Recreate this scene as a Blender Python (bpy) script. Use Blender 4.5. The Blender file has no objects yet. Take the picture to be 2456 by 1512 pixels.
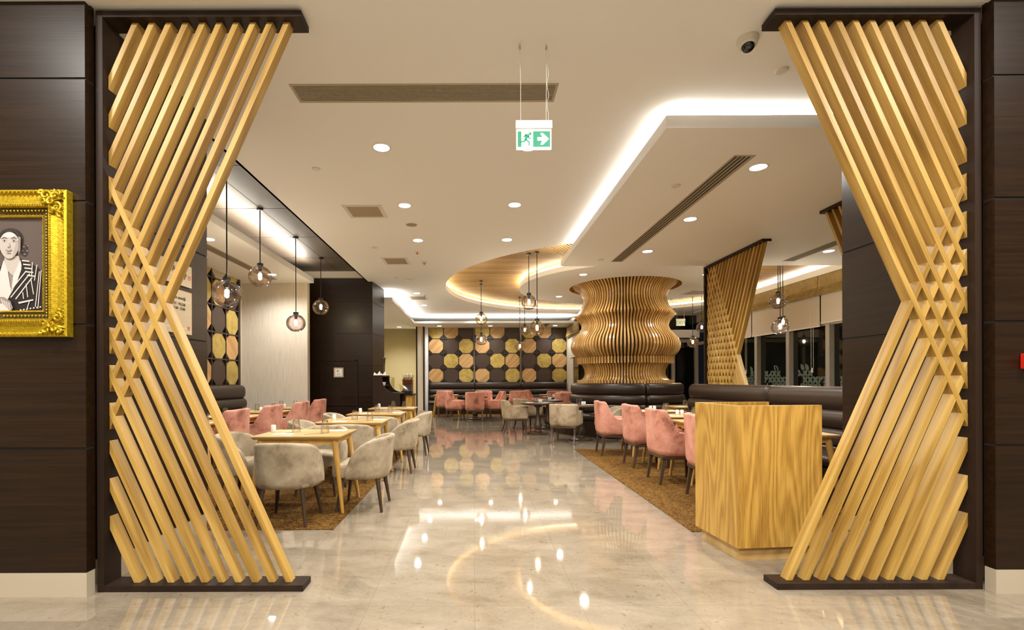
import bpy, bmesh, math, random
from mathutils import Vector, Matrix
random.seed(7)
PI = math.pi
S = bpy.context.scene
COL = S.collection
# ------------------------------------------------------------------ camera, world, exposure
cam = bpy.data.cameras.new('camera'); camo = bpy.data.objects.new('camera', cam); COL.objects.link(camo)
HC = 1.32
camo.location = (0, 0, HC)
camo.rotation_euler = (Matrix.Rotation(PI/2, 4, 'X') @ Matrix.Rotation(math.radians(-0.2), 4, 'Z')).to_euler()
cam.sensor_width = 36; cam.lens = 36*1150/2456
cam.shift_x = 91/2456; cam.shift_y = 155/2456
cam.clip_start = .05; cam.clip_end = 200
S.camera = camo
w = bpy.data.worlds.new('night'); S.world = w; w.use_nodes = True
w.node_tree.nodes['Background'].inputs[0].default_value = (.010, .012, .016, 1)
w.node_tree.nodes['Background'].inputs[1].default_value = .4
S.view_settings.view_transform = 'Standard'; S.view_settings.look = 'None'
S.view_settings.exposure = 0.27; S.view_settings.gamma = 1; S.view_settings.use_curve_mapping = False
cy = S.cycles
cy.max_bounces = 7; cy.diffuse_bounces = 4; cy.glossy_bounces = 4; cy.transmission_bounces = 4
cy.transparent_max_bounces = 16; cy.caustics_reflective = False; cy.caustics_refractive = False
cy.sample_clamp_indirect = 4; cy.use_denoising = True

WARM = (1, .965, .90); WHITE = (1, .98, .935); COVE = (1, .96, .87)
def area(name, loc, sx, sy, power, color, rot):
    l = bpy.data.lights.new(name, 'AREA'); l.shape = 'RECTANGLE'; l.size = sx; l.size_y = sy
    l.energy = power; l.color = color
    o = bpy.data.objects.new(name, l); COL.objects.link(o); o.location = loc; o.rotation_euler = rot
    return o
# unseen lamps added overhead in the lobby to light the screen fronts
LOBBY_P = 92
for lx in (-3.3, -.9, 1.5, 3.9):
    for ly in (1.2, -1.4):
        area('lobby_fill_light', (lx, ly, 4.17), .55, .55, LOBBY_P, WARM, (0, 0, 0))
# LED strips lying behind the edges of the dropped ceiling panels, shining up
UP = (PI, 0, 0)
area('led_strip', (4.9, 4.20, 3.592), 6.3, .03, 60, COVE, UP)
area('led_strip', (1.75, 6.6, 3.592), .03, 4.9, 60, COVE, UP)
area('led_strip', (-3.64, 6.7, 3.60), .03, 7.3, 120, COVE, UP)
area('led_strip', (.75, 17.52, 3.462), 5.6, .03, 100, COVE, UP)
area('led_strip', (-2.25, 14.9, 3.462), .03, 4.9, 90, COVE, UP)
area('led_strip', (7.79, 12.2, 3.78), .03, 6.0, 60, COVE, UP)

# ------------------------------------------------------------------ materials
def new_mat(name):
    m = bpy.data.materials.new(name); m.use_nodes = True
    return m, m.node_tree, m.node_tree.nodes['Principled BSDF']
def plain(name, col, rough=.5, metal=0, spec=.5, coat=0, sheen=0, emit=None, estr=0, alpha=None):
    m, nt, b = new_mat(name)
    b.inputs['Base Color'].default_value = (*col, 1); b.inputs['Roughness'].default_value = rough
    b.inputs['Metallic'].default_value = metal; b.inputs['Specular IOR Level'].default_value = spec
    b.inputs['Coat Weight'].default_value = coat; b.inputs['Sheen Weight'].default_value = sheen
    if emit: b.inputs['Emission Color'].default_value = (*emit, 1); b.inputs['Emission Strength'].default_value = estr
    return m
def coords(nt, scale, rot=(0,0,0), rnd=True):
    tc = nt.nodes.new('ShaderNodeTexCoord'); mp = nt.nodes.new('ShaderNodeMapping')
    mp.inputs['Scale'].default_value = scale; m0 = nt.nodes.new('ShaderNodeMapping'); m0.inputs['Rotation'].default_value = rot
    nt.links.new(tc.outputs['Object'], m0.inputs[0]); nt.links.new(m0.outputs[0], mp.inputs[0])
    if rnd:
        oi = nt.nodes.new('ShaderNodeObjectInfo'); mu = nt.nodes.new('ShaderNodeMath'); mu.operation = 'MULTIPLY'
        mu.inputs[1].default_value = 37; nt.links.new(oi.outputs['Random'], mu.inputs[0])
        ad = nt.nodes.new('ShaderNodeVectorMath'); ad.operation = 'ADD'
        nt.links.new(mp.outputs[0], ad.inputs[0]); nt.links.new(mu.outputs[0], ad.inputs[1])
        return ad.outputs[0]
    return mp.outputs[0]
def noise(nt, vec, scale, detail=4, rough=.55, dist=0):
    n = nt.nodes.new('ShaderNodeTexNoise'); n.inputs['Scale'].default_value = scale
    n.inputs['Detail'].default_value = detail; n.inputs['Roughness'].default_value = rough
    n.inputs['Distortion'].default_value = dist
    nt.links.new(vec, n.inputs['Vector']); return n.outputs['Fac']
def ramp(nt, fac, stops):
    r = nt.nodes.new('ShaderNodeValToRGB'); e = r.color_ramp.elements
    e[0].position, e[0].color = stops[0][0], (*stops[0][1], 1)
    e[1].position, e[1].color = stops[-1][0], (*stops[-1][1], 1)
    for p, c in stops[1:-1]:
        k = e.new(p); k.color = (*c, 1)
    nt.links.new(fac, r.inputs[0]); return r.outputs[0]
def math_(nt, op, a, b=None):
    n = nt.nodes.new('ShaderNodeMath'); n.operation = op
    for i, v in enumerate((a, b)):
        if v is None: continue
        if isinstance(v, (int, float)): n.inputs[i].default_value = v
        else: nt.links.new(v, n.inputs[i])
    return n.outputs[0]
def mixc(nt, fac, a, b, mode='MIX'):
    n = nt.nodes.new('ShaderNodeMix'); n.data_type = 'RGBA'; n.blend_type = mode
    for sock, v in ((n.inputs[0], fac), (n.inputs[6], a), (n.inputs[7], b)):
        if isinstance(v, tuple): sock.default_value = (*v, 1)
        elif isinstance(v, (int, float)): sock.default_value = v
        else: nt.links.new(v, sock)
    return n.outputs[2]
def bump(nt, b, h, strength=.2, dist=.002):
    n = nt.nodes.new('ShaderNodeBump'); n.inputs['Strength'].default_value = strength
    n.inputs['Distance'].default_value = dist
    nt.links.new(h, n.inputs['Height']); nt.links.new(n.outputs[0], b.inputs['Normal'])
def wood(name, dark, mid, light, axis=0, rough=.42, lines=26, stretch=.10, rnd=True, coat=0, rot=(0,0,0), fiber=1.0, big=1.6, coarse=.35, ring=.32, spec=.5):
    """grain runs along axis; rings are contours of a stretched noise"""
    m, nt, b = new_mat(name)
    sc = [1, 1, 1]; sc[axis] = stretch
    v = coords(nt, tuple(sc), rot, rnd)
    n1 = noise(nt, v, big*2.2, 2, .4, .15)
    s = math_(nt, 'SINE', math_(nt, 'MULTIPLY', n1, lines*2.5))
    s = math_(nt, 'ADD', math_(nt, 'MULTIPLY', s, .5), .5)
    sc2 = [1, 1, 1]; sc2[axis] = stretch*.25
    v2 = coords(nt, tuple(sc2), rot, rnd)
    n2 = noise(nt, v2, 130, 3, .6)
    n3 = noise(nt, v, 3.0, 2, .5)
    f = math_(nt, 'ADD', math_(nt, 'MULTIPLY', s, ring), math_(nt, 'MULTIPLY', n2, .55*fiber))
    f = math_(nt, 'ADD', f, math_(nt, 'MULTIPLY', n3, coarse))
    c = ramp(nt, f, [(.25, dark), (.58, mid), (.92, light)])
    nt.links.new(c, b.inputs['Base Color']); b.inputs['Roughness'].default_value = rough
    b.inputs['Coat Weight'].default_value = coat; b.inputs['Coat Roughness'].default_value = .2; b.inputs['Specular IOR Level'].default_value = spec
    bump(nt, b, n2, .25, .001)
    return m
oak_cols = ((.19, .095, .015), (.405, .236, .048), (.56, .36, .098))
M = {}
M['slat'] = wood('oak_slat', *oak_cols, axis=0, rough=.42, lines=10, big=2.4)
M['oak_v'] = wood('oak_vertical', (.27, .13, .018), (.54, .315, .066), (.70, .45, .12), axis=2, rough=.38, lines=48, stretch=.14, rnd=False, big=1.2, ring=.20, coarse=.12, fiber=1.15)
M['oak_h'] = wood('oak_table', (.36, .21, .065), (.50, .32, .12), (.62, .43, .19), axis=0, rough=.35, lines=12)
M['oak_leg'] = wood('oak_leg', (.36, .19, .035), (.54, .31, .075), (.66, .42, .13), axis=2, rough=.4, lines=8)
M['fin'] = wood('fin_oak', (.40, .21, .055), (.60, .36, .115), (.74, .49, .19), axis=2, rough=.3, lines=5, coat=.3)
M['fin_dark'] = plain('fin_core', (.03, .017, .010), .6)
M['ceil_slat'] = wood('ceiling_slat', (.33, .19, .06), (.48, .30, .11), (.60, .40, .17), axis=0, rough=.45, lines=5)
M['wenge'] = wood('wenge', (.0085, .0035, .0013), (.0195, .0086, .0031), (.033, .0155, .006), axis=0, rough=.36, lines=5, stretch=.05, fiber=1.3, big=14, coarse=.10, ring=.16, spec=.3)
M['wenge_y'] = wood('wenge_y', (.0085, .0035, .0013), (.0195, .0086, .0031), (.033, .0155, .006), axis=1, rough=.33, lines=5, stretch=.05, fiber=1.3, big=14, coarse=.10, ring=.16, spec=.3)
M['wenge_post'] = wood('wenge_post', (.014, .008, .005), (.020, .0105, .0062), (.032, .0175, .011), axis=2, rough=.5, lines=6, spec=.2)
M['dark_ceil'] = wood('dark_ceiling', (.05, .036, .024), (.075, .054, .036), (.10, .075, .052), axis=1, rough=.5, lines=5)
M['groove'] = plain('groove', (.006, .004, .003), .7)
M['white'] = plain('ceiling_paint', (.87, .87, .86), .85, spec=.2)
M['wallpaper'] = None
M['cream'] = plain('cream_paint', (.62, .55, .44), .7, spec=.2)
M['yellow'] = plain('yellow_wall', (.66, .56, .31), .75, spec=.2)
M['leather'] = plain('leather', (.026, .0145, .0095), .36, spec=.4)
M['gold_paint'] = None
M['black'] = plain('black_metal', (.012, .011, .010), .35, metal=.3)
M['steel'] = plain('steel', (.55, .53, .50), .25, metal=1)
M['alu'] = plain('window_frame_paint', (.36, .33, .28), .45)
M['glassn'] = plain('night_glass', (.004, .005, .004), .03, spec=.7)
M['porcelain'] = plain('porcelain', (.80, .78, .74), .25)
M['napkin'] = plain('napkin', (.85, .84, .82), .8)
M['vent'] = plain('vent_metal', (.42, .36, .26), .5)
M['vent_dark'] = plain('vent_dark', (.05, .038, .024), .7)
M['vent_grey'] = plain('grille_beige', (.36, .28, .19), .7)
M['roller'] = plain('roller_fabric', (.62, .56, .49), .85, spec=.1)
M['frost'] = plain('frosted_film', (.10, .13, .105), .6)
M['red'] = plain('red_plastic', (.62, .02, .008), .4)
M['green'] = plain('sign_green', (.01, .20, .10), .5, emit=(.01, .25, .12), estr=.5)
M['signwhite'] = plain('sign_white', (.8, .82, .85), .5, emit=(.85, .95, 1), estr=.95)
M['lampwhite'] = plain('lamp_diffuser', (.9, .9, .9), .5, emit=(1, .93, .82), estr=22)
M['bulb'] = plain('bulb', (.9, .9, .9), .5, emit=(1, .88, .68), estr=420)
M['copper'] = plain('copper', (.40, .13, .05), .3, metal=.8)
M['ringlow'] = plain('led_ring', (.9, .9, .9), .5, emit=(1, .86, .60), estr=42)
M['plastic'] = plain('white_plastic', (.72, .68, .61), .4)
M['brown_leg'] = wood('walnut_leg', (.03, .017, .010), (.055, .032, .018), (.09, .055, .033), axis=2, rough=.35, lines=6)
M['pale_board'] = wood('pale_board', (.42, .32, .19), (.52, .41, .26), (.60, .49, .33), axis=1, rough=.5, lines=5, fiber=.7)
M['ink'] = plain('ink', (.03, .025, .02), .5)
M['stamp'] = plain('stamp_red', (.65, .16, .13), .6)
M['tile_wood'] = wood('tile_wood', (.36, .19, .06), (.50, .29, .11), (.62, .40, .17), axis=0, rough=.45, lines=12, rot=(0, PI/4, 0))
M['tile_wood_s'] = wood('tile_wood_side', (.36, .19, .06), (.50, .29, .11), (.62, .40, .17), axis=1, rough=.45, lines=12, rot=(PI/4, 0, 0))
M['tile_dark'] = plain('tile_dark', (.046, .025, .015), .5)
M['lattice'] = plain('lattice_dark', (.024, .014, .010), .5)

def build_gold_tile():
    m, nt, b = new_mat('tile_gold'); v = coords(nt, (1, 1, 1))
    n = noise(nt, v, 5, 5, .6, .4)
    c = ramp(nt, n, [(.3, (.34, .24, .055)), (.55, (.50, .37, .10)), (.8, (.60, .47, .17))])
    nt.links.new(c, b.inputs['Base Color']); b.inputs['Roughness'].default_value = .38
    b.inputs['Metallic'].default_value = .25
    return m
M['tile_gold'] = build_gold_tile()
def build_frame_gold():
    m, nt, b = new_mat('gilt'); v = coords(nt, (1, 1, 1))
    n = noise(nt, v, 60, 4, .6)
    c = ramp(nt, n, [(.3, (.42, .27, .010)), (.7, (.80, .56, .03))])
    nt.links.new(c, b.inputs['Base Color']); b.inputs['Roughness'].default_value = .33
    b.inputs['Metallic'].default_value = .75; bump(nt, b, n, .3, .003)
    return m
M['gilt'] = build_frame_gold()
M['gilt_dark'] = plain('gilt_dark', (.10, .06, .008), .45, metal=.5)
def build_velvet(name, dark, mid, light):
    m, nt, b = new_mat(name); v = coords(nt, (1, 1, 1))
    n = noise(nt, v, 4.6, 5, .6, .35)
    n2 = noise(nt, v, 22, 3, .6)
    f = math_(nt, 'ADD', math_(nt, 'MULTIPLY', n, .85), math_(nt, 'MULTIPLY', n2, .15))
    c = ramp(nt, f, [(.34, dark), (.47, mid), (.66, light)])
    nt.links.new(c, b.inputs['Base Color']); b.inputs['Roughness'].default_value = .8
    b.inputs['Sheen Weight'].default_value = .5; b.inputs['Sheen Roughness'].default_value = .35
    b.inputs['Sheen Tint'].default_value = (*light, 1); b.inputs['Specular IOR Level'].default_value = .2
    return m
M['taupe'] = build_velvet('taupe_velvet', (.20, .155, .097), (.335, .268, .18), (.45, .375, .265))
M['pink'] = build_velvet('pink_velvet', (.25, .095, .062), (.52, .225, .155), (.64, .32, .23))
M['beige'] = build_velvet('beige_velvet', (.24, .175, .11), (.40, .31, .20), (.50, .41, .29))
def build_marble():
    m, nt, b = new_mat('polished_marble'); v = coords(nt, (1, 1, 1), rnd=False)
    vb = coords(nt, (.9, 1.7, 1), (0, 0, .12), False)
    n = noise(nt, vb, 2.4, 7, .68, .5); n2 = noise(nt, v, 38, 4, .7)
    br = nt.nodes.new('ShaderNodeTexBrick'); nt.links.new(v, br.inputs['Vector'])
    br.offset = 0; br.inputs['Scale'].default_value = 1; br.inputs['Mortar Size'].default_value = .0016
    br.inputs['Brick Width'].default_value = .62; br.inputs['Row Height'].default_value = .93
    br.inputs['Color1'].default_value = (.0, .0, .0, 1); br.inputs['Color2'].default_value = (1, 1, 1, 1)
    br.inputs['Mortar'].default_value = (.5, .5, .5, 1)
    f = math_(nt, 'ADD', math_(nt, 'MULTIPLY', n, .78), math_(nt, 'MULTIPLY', n2, .22))
    tone = nt.nodes.new('ShaderNodeSeparateColor'); nt.links.new(br.outputs['Color'], tone.inputs[0])
    f = math_(nt, 'ADD', f, math_(nt, 'MULTIPLY', math_(nt, 'SUBTRACT', tone.outputs[0], .5), .07))
    c = ramp(nt, f, [(.30, (.185, .145, .10)), (.46, (.255, .208, .15)), (.60, (.305, .253, .188)), (.78, (.40, .34, .265))])
    spots = noise(nt, v, 26, 2, .4, 1.5)
    sp = ramp(nt, spots, [(.24, (.66, .62, .58)), (.34, (1, 1, 1))])
    c = mixc(nt, 1.0, c, sp, 'MULTIPLY')
    c = mixc(nt, br.outputs['Fac'], c, (.20, .16, .11))
    nt.links.new(c, b.inputs['Base Color'])
    b.inputs['Roughness'].default_value = .045; b.inputs['IOR'].default_value = 1.52
    b.inputs['Coat Weight'].default_value = .35; b.inputs['Coat Roughness'].default_value = .03
    return m
M['marble'] = build_marble()
M['skirt'] = plain('skirting_marble', (.50, .43, .32), .25)
def build_carpet():
    m, nt, b = new_mat('carpet_pattern'); v = coords(nt, (1, 1.0, 1), rnd=False)
    vo = nt.nodes.new('ShaderNodeTexVoronoi'); vo.distance = 'CHEBYCHEV'; vo.inputs['Scale'].default_value = 58
    nt.links.new(v, vo.inputs['Vector'])
    sp = nt.nodes.new('ShaderNodeSeparateColor'); nt.links.new(vo.outputs['Color'], sp.inputs[0])
    n = noise(nt, v, 45, 3, .6)
    f = math_(nt, 'ADD', math_(nt, 'MULTIPLY', sp.outputs[0], .6), math_(nt, 'MULTIPLY', n, .4))
    c = ramp(nt, f, [(.2, (.055, .023, .0045)), (.5, (.115, .056, .012)), (.85, (.20, .105, .024))])
    nt.links.new(c, b.inputs['Base Color']); b.inputs['Roughness'].default_value = .95
    b.inputs['Specular IOR Level'].default_value = .1; bump(nt, b, n, .5, .004)
    return m
M['carpet'] = build_carpet()
def build_blind():
    m, nt, b = new_mat('gold_blind_fabric'); v = coords(nt, (1, 1, 1))
    n = noise(nt, v, 9, 5, .65)
    c = ramp(nt, n, [(.3, (.24, .16, .05)), (.7, (.40, .29, .11))])
    nt.links.new(c, b.inputs['Base Color']); b.inputs['Roughness'].default_value = .6
    return m
M['goldblind'] = build_blind()
def build_wallpaper():
    m, nt, b = new_mat('striped_wallpaper'); v = coords(nt, (1, 1, .04), rnd=False)
    n = noise(nt, v, 60, 3, .6)
    c = ramp(nt, n, [(.3, (.52, .46, .37)), (.7, (.66, .60, .50))])
    nt.links.new(c, b.inputs['Base Color']); b.inputs['Roughness'].default_value = .6
    return m
M['wallpaper'] = build_wallpaper()
def thin_glass(name, tint, dens=.9):
    m = bpy.data.materials.new(name); m.use_nodes = True; nt = m.node_tree; nt.nodes.clear()
    o = nt.nodes.new('ShaderNodeOutputMaterial'); t = nt.nodes.new('ShaderNodeBsdfTransparent')
    g = nt.nodes.new('ShaderNodeBsdfGlossy'); mx = nt.nodes.new('ShaderNodeMixShader'); lw = nt.nodes.new('ShaderNodeLayerWeight')
    lw.inputs['Blend'].default_value = .25
    col = mixc(nt, lw.outputs['Facing'], tint, tuple(x*x*x*dens*.75 for x in tint))
    nt.links.new(col, t.inputs[0]); g.inputs['Roughness'].default_value = .03; g.inputs[0].default_value = (1, 1, 1, 1)
    f = math_(nt, 'MINIMUM', math_(nt, 'ADD', lw.outputs['Fresnel'], .07), .8)
    nt.links.new(f, mx.inputs[0]); nt.links.new(t.outputs[0], mx.inputs[1]); nt.links.new(g.outputs[0], mx.inputs[2])
    nt.links.new(mx.outputs[0], o.inputs[0]); return m
M['g_smoke'] = thin_glass('smoke_glass', (.90, .85, .85))
M['g_amber'] = thin_glass('amber_glass', (.97, .88, .70))
M['g_rose'] = thin_glass('rose_glass', (.96, .88, .80))
M['g_clear'] = thin_glass('clear_glass', (.97, .97, .96))
M['tumbler'] = thin_glass('tumbler_glass', (.95, .94, .92))
M['bw_bg'] = plain('photo_ground', (.10, .075, .065), .4)
M['bw_skin'] = plain('photo_skin', (.46, .40, .36), .4)
M['bw_shade'] = plain('photo_midtone', (.25, .20, .18), .4)
M['bw_dark'] = plain('photo_dark', (.018, .014, .013), .4)
M['bw_hair'] = plain('photo_hair', (.040, .031, .028), .4)
M['bw_half'] = plain('photo_half', (.36, .305, .275), .4)
M['bw_light'] = plain('photo_light', (.60, .54, .50), .4)

# ------------------------------------------------------------------ mesh helpers
class MB:
    def __init__(s): s.v = []; s.f = []; s.m = []
    def add(s, vs, fs, m=0):
        o = len(s.v); s.v += [tuple(p) for p in vs]; s.f += [tuple(i+o for i in f) for f in fs]; s.m += [m]*len(fs); return s
    def box(s, x0, x1, y0, y1, z0, z1, m=0):
        vs = [(x, y, z) for z in (z0, z1) for y in (y0, y1) for x in (x0, x1)]
        return s.add(vs, [(0,2,3,1),(4,5,7,6),(0,1,5,4),(2,6,7,3),(0,4,6,2),(1,3,7,5)], m)
    def prism(s, poly, a0, a1, axis='y', m=0):
        n = len(poly)
        def mk(p, a): return {'y': (p[0], a, p[1]), 'x': (a, p[0], p[1]), 'z': (p[0], p[1], a)}[axis]
        vs = [mk(p, a0) for p in poly] + [mk(p, a1) for p in poly]
        fs = [tuple(range(n))[::-1], tuple(range(n, 2*n))] + [(i, (i+1) % n, n+(i+1) % n, n+i) for i in range(n)]
        return s.add(vs, fs, m)
    def lathe(s, prof, n=24, c=(0,0,0), m=0, a0=0, a1=2*PI, cap=True):
        full = abs(a1-a0-2*PI) < 1e-6; k = n if full else n+1; vs = []
        for r, z in prof:
            for i in range(k):
                a = a0+(a1-a0)*i/n; vs.append((c[0]+r*math.cos(a), c[1]+r*math.sin(a), c[2]+z))
        fs = []
        for j in range(len(prof)-1):
            for i in range(n if full else n):
                i2 = (i+1) % k
                fs.append((j*k+i, j*k+i2, (j+1)*k+i2, (j+1)*k+i))
        if cap and full:
            if prof[0][0] > 1e-5: fs.append(tuple(range(k))[::-1])
            if prof[-1][0] > 1e-5: fs.append(tuple((len(prof)-1)*k+i for i in range(k)))
        return s.add(vs, fs, m)
    def tube(s, p0, p1, r0, r1=None, n=10, m=0, square=False):
        r1 = r0 if r1 is None else r1
        p0, p1 = Vector(p0), Vector(p1); d = (p1-p0).normalized()
        u = d.cross(Vector((0, 0, 1))) if abs(d.z) < .95 else Vector((1, 0, 0)); u.normalize(); v = d.cross(u).normalized()
        if square: n = 4
        off = PI/4 if square else 0; vs = []
        for p, r in ((p0, r0), (p1, r1)):
            for i in range(n):
                a = 2*PI*i/n+off; vs.append(p+u*(r*math.cos(a))+v*(r*math.sin(a)))
        return s.add(vs, [tuple(range(n))[::-1], tuple(range(n, 2*n))]+[(i, (i+1) % n, n+(i+1) % n, n+i) for i in range(n)], m)
    def path(s, pts, r, n=6, m=0):
        for a, b in zip(pts[:-1], pts[1:]): s.tube(a, b, r, r, n, m)
        return s
    def sphere(s, c, r, n=10, m=0, sz=1):
        k = max(4, n//2)
        return s.lathe([(max(1e-6, r*math.sin(PI*j/k)), -r*sz*math.cos(PI*j/k)) for j in range(k+1)], n, c, m, cap=False)
    def build(s, name, mats, parent=None, smooth=False, bevel=0, sub=0):
        me = bpy.data.meshes.new(name); me.from_pydata(s.v, [], s.f)
        if not isinstance(mats, (list, tuple)): mats = [mats]
        for k in mats: me.materials.append(M[k] if isinstance(k, str) else k)
        for p, mi in zip(me.polygons, s.m): p.material_index = mi
        bm = bmesh.new(); bm.from_mesh(me)
        bmesh.ops.remove_doubles(bm, verts=bm.verts, dist=1e-5)
        bmesh.ops.recalc_face_normals(bm, faces=bm.faces); bm.to_mesh(me); bm.free()
        if smooth:
            for p in me.polygons: p.use_smooth = True
            if smooth == 'auto': me.set_sharp_from_angle(angle=math.radians(40))
        o = bpy.data.objects.new(name, me); COL.objects.link(o)
        if parent: o.parent = parent
        if bevel:
            b = o.modifiers.new('bevel', 'BEVEL'); b.width = bevel; b.segments = 2; b.limit_method = 'ANGLE'
        if sub:
            b = o.modifiers.new('sub', 'SUBSURF'); b.levels = sub; b.render_levels = sub
        return o
def thing(name, label, cat, loc=(0,0,0), rz=0, group=None):
    o = bpy.data.objects.new(name, None); COL.objects.link(o); o.empty_display_size = .1
    o.location = loc; o.rotation_euler = (0, 0, rz); o['label'] = label; o['category'] = cat
    if group: o['group'] = group
    return o
def tag(o, label, cat, group=None, kind=None):
    o['label'] = label; o['category'] = cat
    if group: o['group'] = group
    if kind: o['kind'] = kind
    return o
def struct(o): o['kind'] = 'structure'; return o
KIDS = {}
def copy_tree(o, parent=None):
    c = o.copy(); COL.objects.link(c)
    if parent: c.parent = parent
    for ch in o.children: copy_tree(ch, c)
    return c
PROTO = {}
def place(kind, maker, label, loc, rz=0, group=None):
    if kind not in PROTO: o = maker(); PROTO[kind] = o
    else: o = copy_tree(PROTO[kind])
    o.location = loc; o.rotation_euler = (0, 0, rz); o['label'] = label
    if group: o['group'] = group
    elif 'group' in o: del o['group']
    return o
def text(body, size, loc, rot, mat, parent=None, name='lettering', extrude=.0008, align='CENTER', sx=1):
    cu = bpy.data.curves.new(name, 'FONT'); cu.body = body; cu.size = size; cu.extrude = extrude
    cu.align_x = align; cu.align_y = 'CENTER'
    t = bpy.data.objects.new('tmp', cu); COL.objects.link(t)
    bpy.context.view_layer.update()
    me = bpy.data.meshes.new_from_object(t); bpy.data.objects.remove(t)
    me.materials.clear(); me.materials.append(M[mat]); me.name = name
    o = bpy.data.objects.new(name, me); COL.objects.link(o)
    o.location = loc; o.rotation_euler = rot; o.scale = (sx, 1, 1)
    if parent: o.parent = parent
    return o

# ------------------------------------------------------------------ setting: floor, ceilings
JOINTS = (.907, 1.664, 2.42, 3.17)
CEIL = 3.65
struct(MB().box(-7, 9, -6, 19.4, -.1, 0).build('floor', 'marble'))
tag(MB().box(-5.0, -1.245, 4.22, 10.55, 0, .006).build('carpet', 'carpet'),
    'brown and gold patterned carpet under the left dining rows', 'carpet')
tag(MB().box(1.872, 7.78, 4.125, 9.04, 0, .006).build('carpet', 'carpet'),
    'brown and gold patterned carpet under the right dining row beside the oak podium', 'carpet')
tag(MB().box(-1.75, 3.5, 16.9, 18.9, 0, .006).build('carpet', 'carpet'),
    'narrow brown carpet strip along the far octagon wall seating', 'carpet')

def fill_with_hole(outer, holes, z, name, mat):
    bm = bmesh.new(); edges = []
    for loop in [outer]+holes:
        vs = [bm.verts.new((x, y, z)) for x, y in loop]
        edges += [bm.edges.new((vs[i], vs[(i+1) % len(vs)])) for i in range(len(vs))]
    bmesh.ops.triangle_fill(bm, edges=edges, use_beauty=True)
    bmesh.ops.recalc_face_normals(bm, faces=bm.faces)
    me = bpy.data.meshes.new(name); bm.to_mesh(me); bm.free(); me.materials.append(M[mat])
    o = bpy.data.objects.new(name, me); COL.objects.link(o); return o
CX, CYY = 3.82, 12.2
RO, RI = 4.53, 2.65
XCUT = 7.72
amax = math.acos((XCUT-CX)/RO)
NA = 96
arc = [(CX+RO*math.cos(a), CYY+RO*math.sin(a)) for a in [amax+(2*PI-2*amax)*i/NA for i in range(NA+1)]]
main_outer = [(-2.53, 2.96), (8.0, 2.96), (8.0, 19.2), (-4.2, 19.2), (-4.2, 11.36), (-2.53, 11.36)]
struct(fill_with_hole(main_outer, [arc], CEIL, 'ceiling', 'white'))
# inner disc with hole for the timber column
mb = MB()
mb.lathe([(1.36, CEIL+.11), (1.36, CEIL), (RI, CEIL), (RI, CEIL+.11), (1.36, CEIL+.11)], 96, (CX, CYY, 0), cap=False)
struct(mb.build('ceiling', 'white', smooth='auto'))
# fascia of the round recess
mb = MB()
pts = arc + [arc[0]]
for (x0, y0), (x1, y1) in zip(pts[:-1], pts[1:]):
    mb.add([(x0, y0, CEIL), (x1, y1, CEIL), (x1, y1, CEIL+.11), (x0, y0, CEIL+.11)], [(0, 1, 2, 3)])
struct(mb.build('trim_1', 'white', smooth='auto'))
mb = MB(); mb.lathe([(RO+.13, CEIL), (RO+.13, 3.859)], 90, (CX, CYY, 0), a0=amax+.06, a1=2*PI-amax-.06, cap=False)
struct(mb.build('trim_8', 'white'))
mb = MB(); mb.lathe([(RI-.13, CEIL+.11), (RI-.13, 3.859)], 90, (CX, CYY, 0), cap=False); struct(mb.build('trim_9', 'white'))
# recess roof, glow strips
struct(MB().box(-1.0, 8.3, 7.3, 17.1, 4.0, 4.02).build('ceiling', 'vent_dark'))
mb = MB(); mb.lathe([(RO+.05, CEIL+.116), (RO+.075, CEIL+.138)], 90, (CX, CYY, 0), a0=amax+.05, a1=2*PI-amax-.05, cap=False)
o = mb.build('led_strip', 'ringlow'); tag(o, 'warm glowing LED strip hidden behind the outer rim of the round slatted ceiling recess', 'light strip')
mb = MB(); mb.lathe([(RI-.075, CEIL+.138), (RI-.05, CEIL+.116)], 90, (CX, CYY, 0), cap=False)
o = mb.build('led_strip', 'ringlow'); tag(o, 'warm glowing LED strip hidden behind the rim of the white ceiling disc', 'light strip')
# radial slats of the recess, as one slatted lining
mb = MB(); NS = 376
for i in range(NS):
    a = 2*PI*i/NS; c_, s_ = math.cos(a), math.sin(a)
    r1 = 4.78
    if c_ > 0 and CX+r1*c_ > 7.9: r1 = (7.9-CX)/c_
    if r1 < RI: continue
    r0 = 2.45; hw = .0145
    ux, uy = -s_*hw, c_*hw
    vs = []
    for z in (3.86, 3.91):
        for r in (r0, r1):
            for sg in (-1, 1): vs.append((CX+c_*r+ux*sg, CYY+s_*r+uy*sg, z))
    mb.add(vs, [(0,2,3,1),(4,5,7,6),(0,1,5,4),(2,6,7,3),(0,4,6,2),(1,3,7,5)])
tag(mb.build('slatted_ceiling', 'ceil_slat'), 'ring of thin radial oak slats lining the round ceiling recess around the timber column', 'ceiling')

def dropped(name, x0, x1, y0, y1, z0, z1):
    return struct(MB().box(x0, x1, y0, y1, z0, z1).build(name, 'white'))
dropped('ceiling', 1.655, 7.98, 4.107, 9.12, 3.47, 3.58)        # right panel
dropped('ceiling', -5.2, -3.54, 2.99, 10.62, 3.47, 3.58)         # left panel
mb = MB(); mb.prism([(-6, 12.35), (-2.10, 12.35), (-2.15, 17.4), (3.72, 17.4), (3.72, 19.2), (-6, 19.2)], 3.37, 3.45, 'z')
struct(mb.build('ceiling', 'white'))
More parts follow.
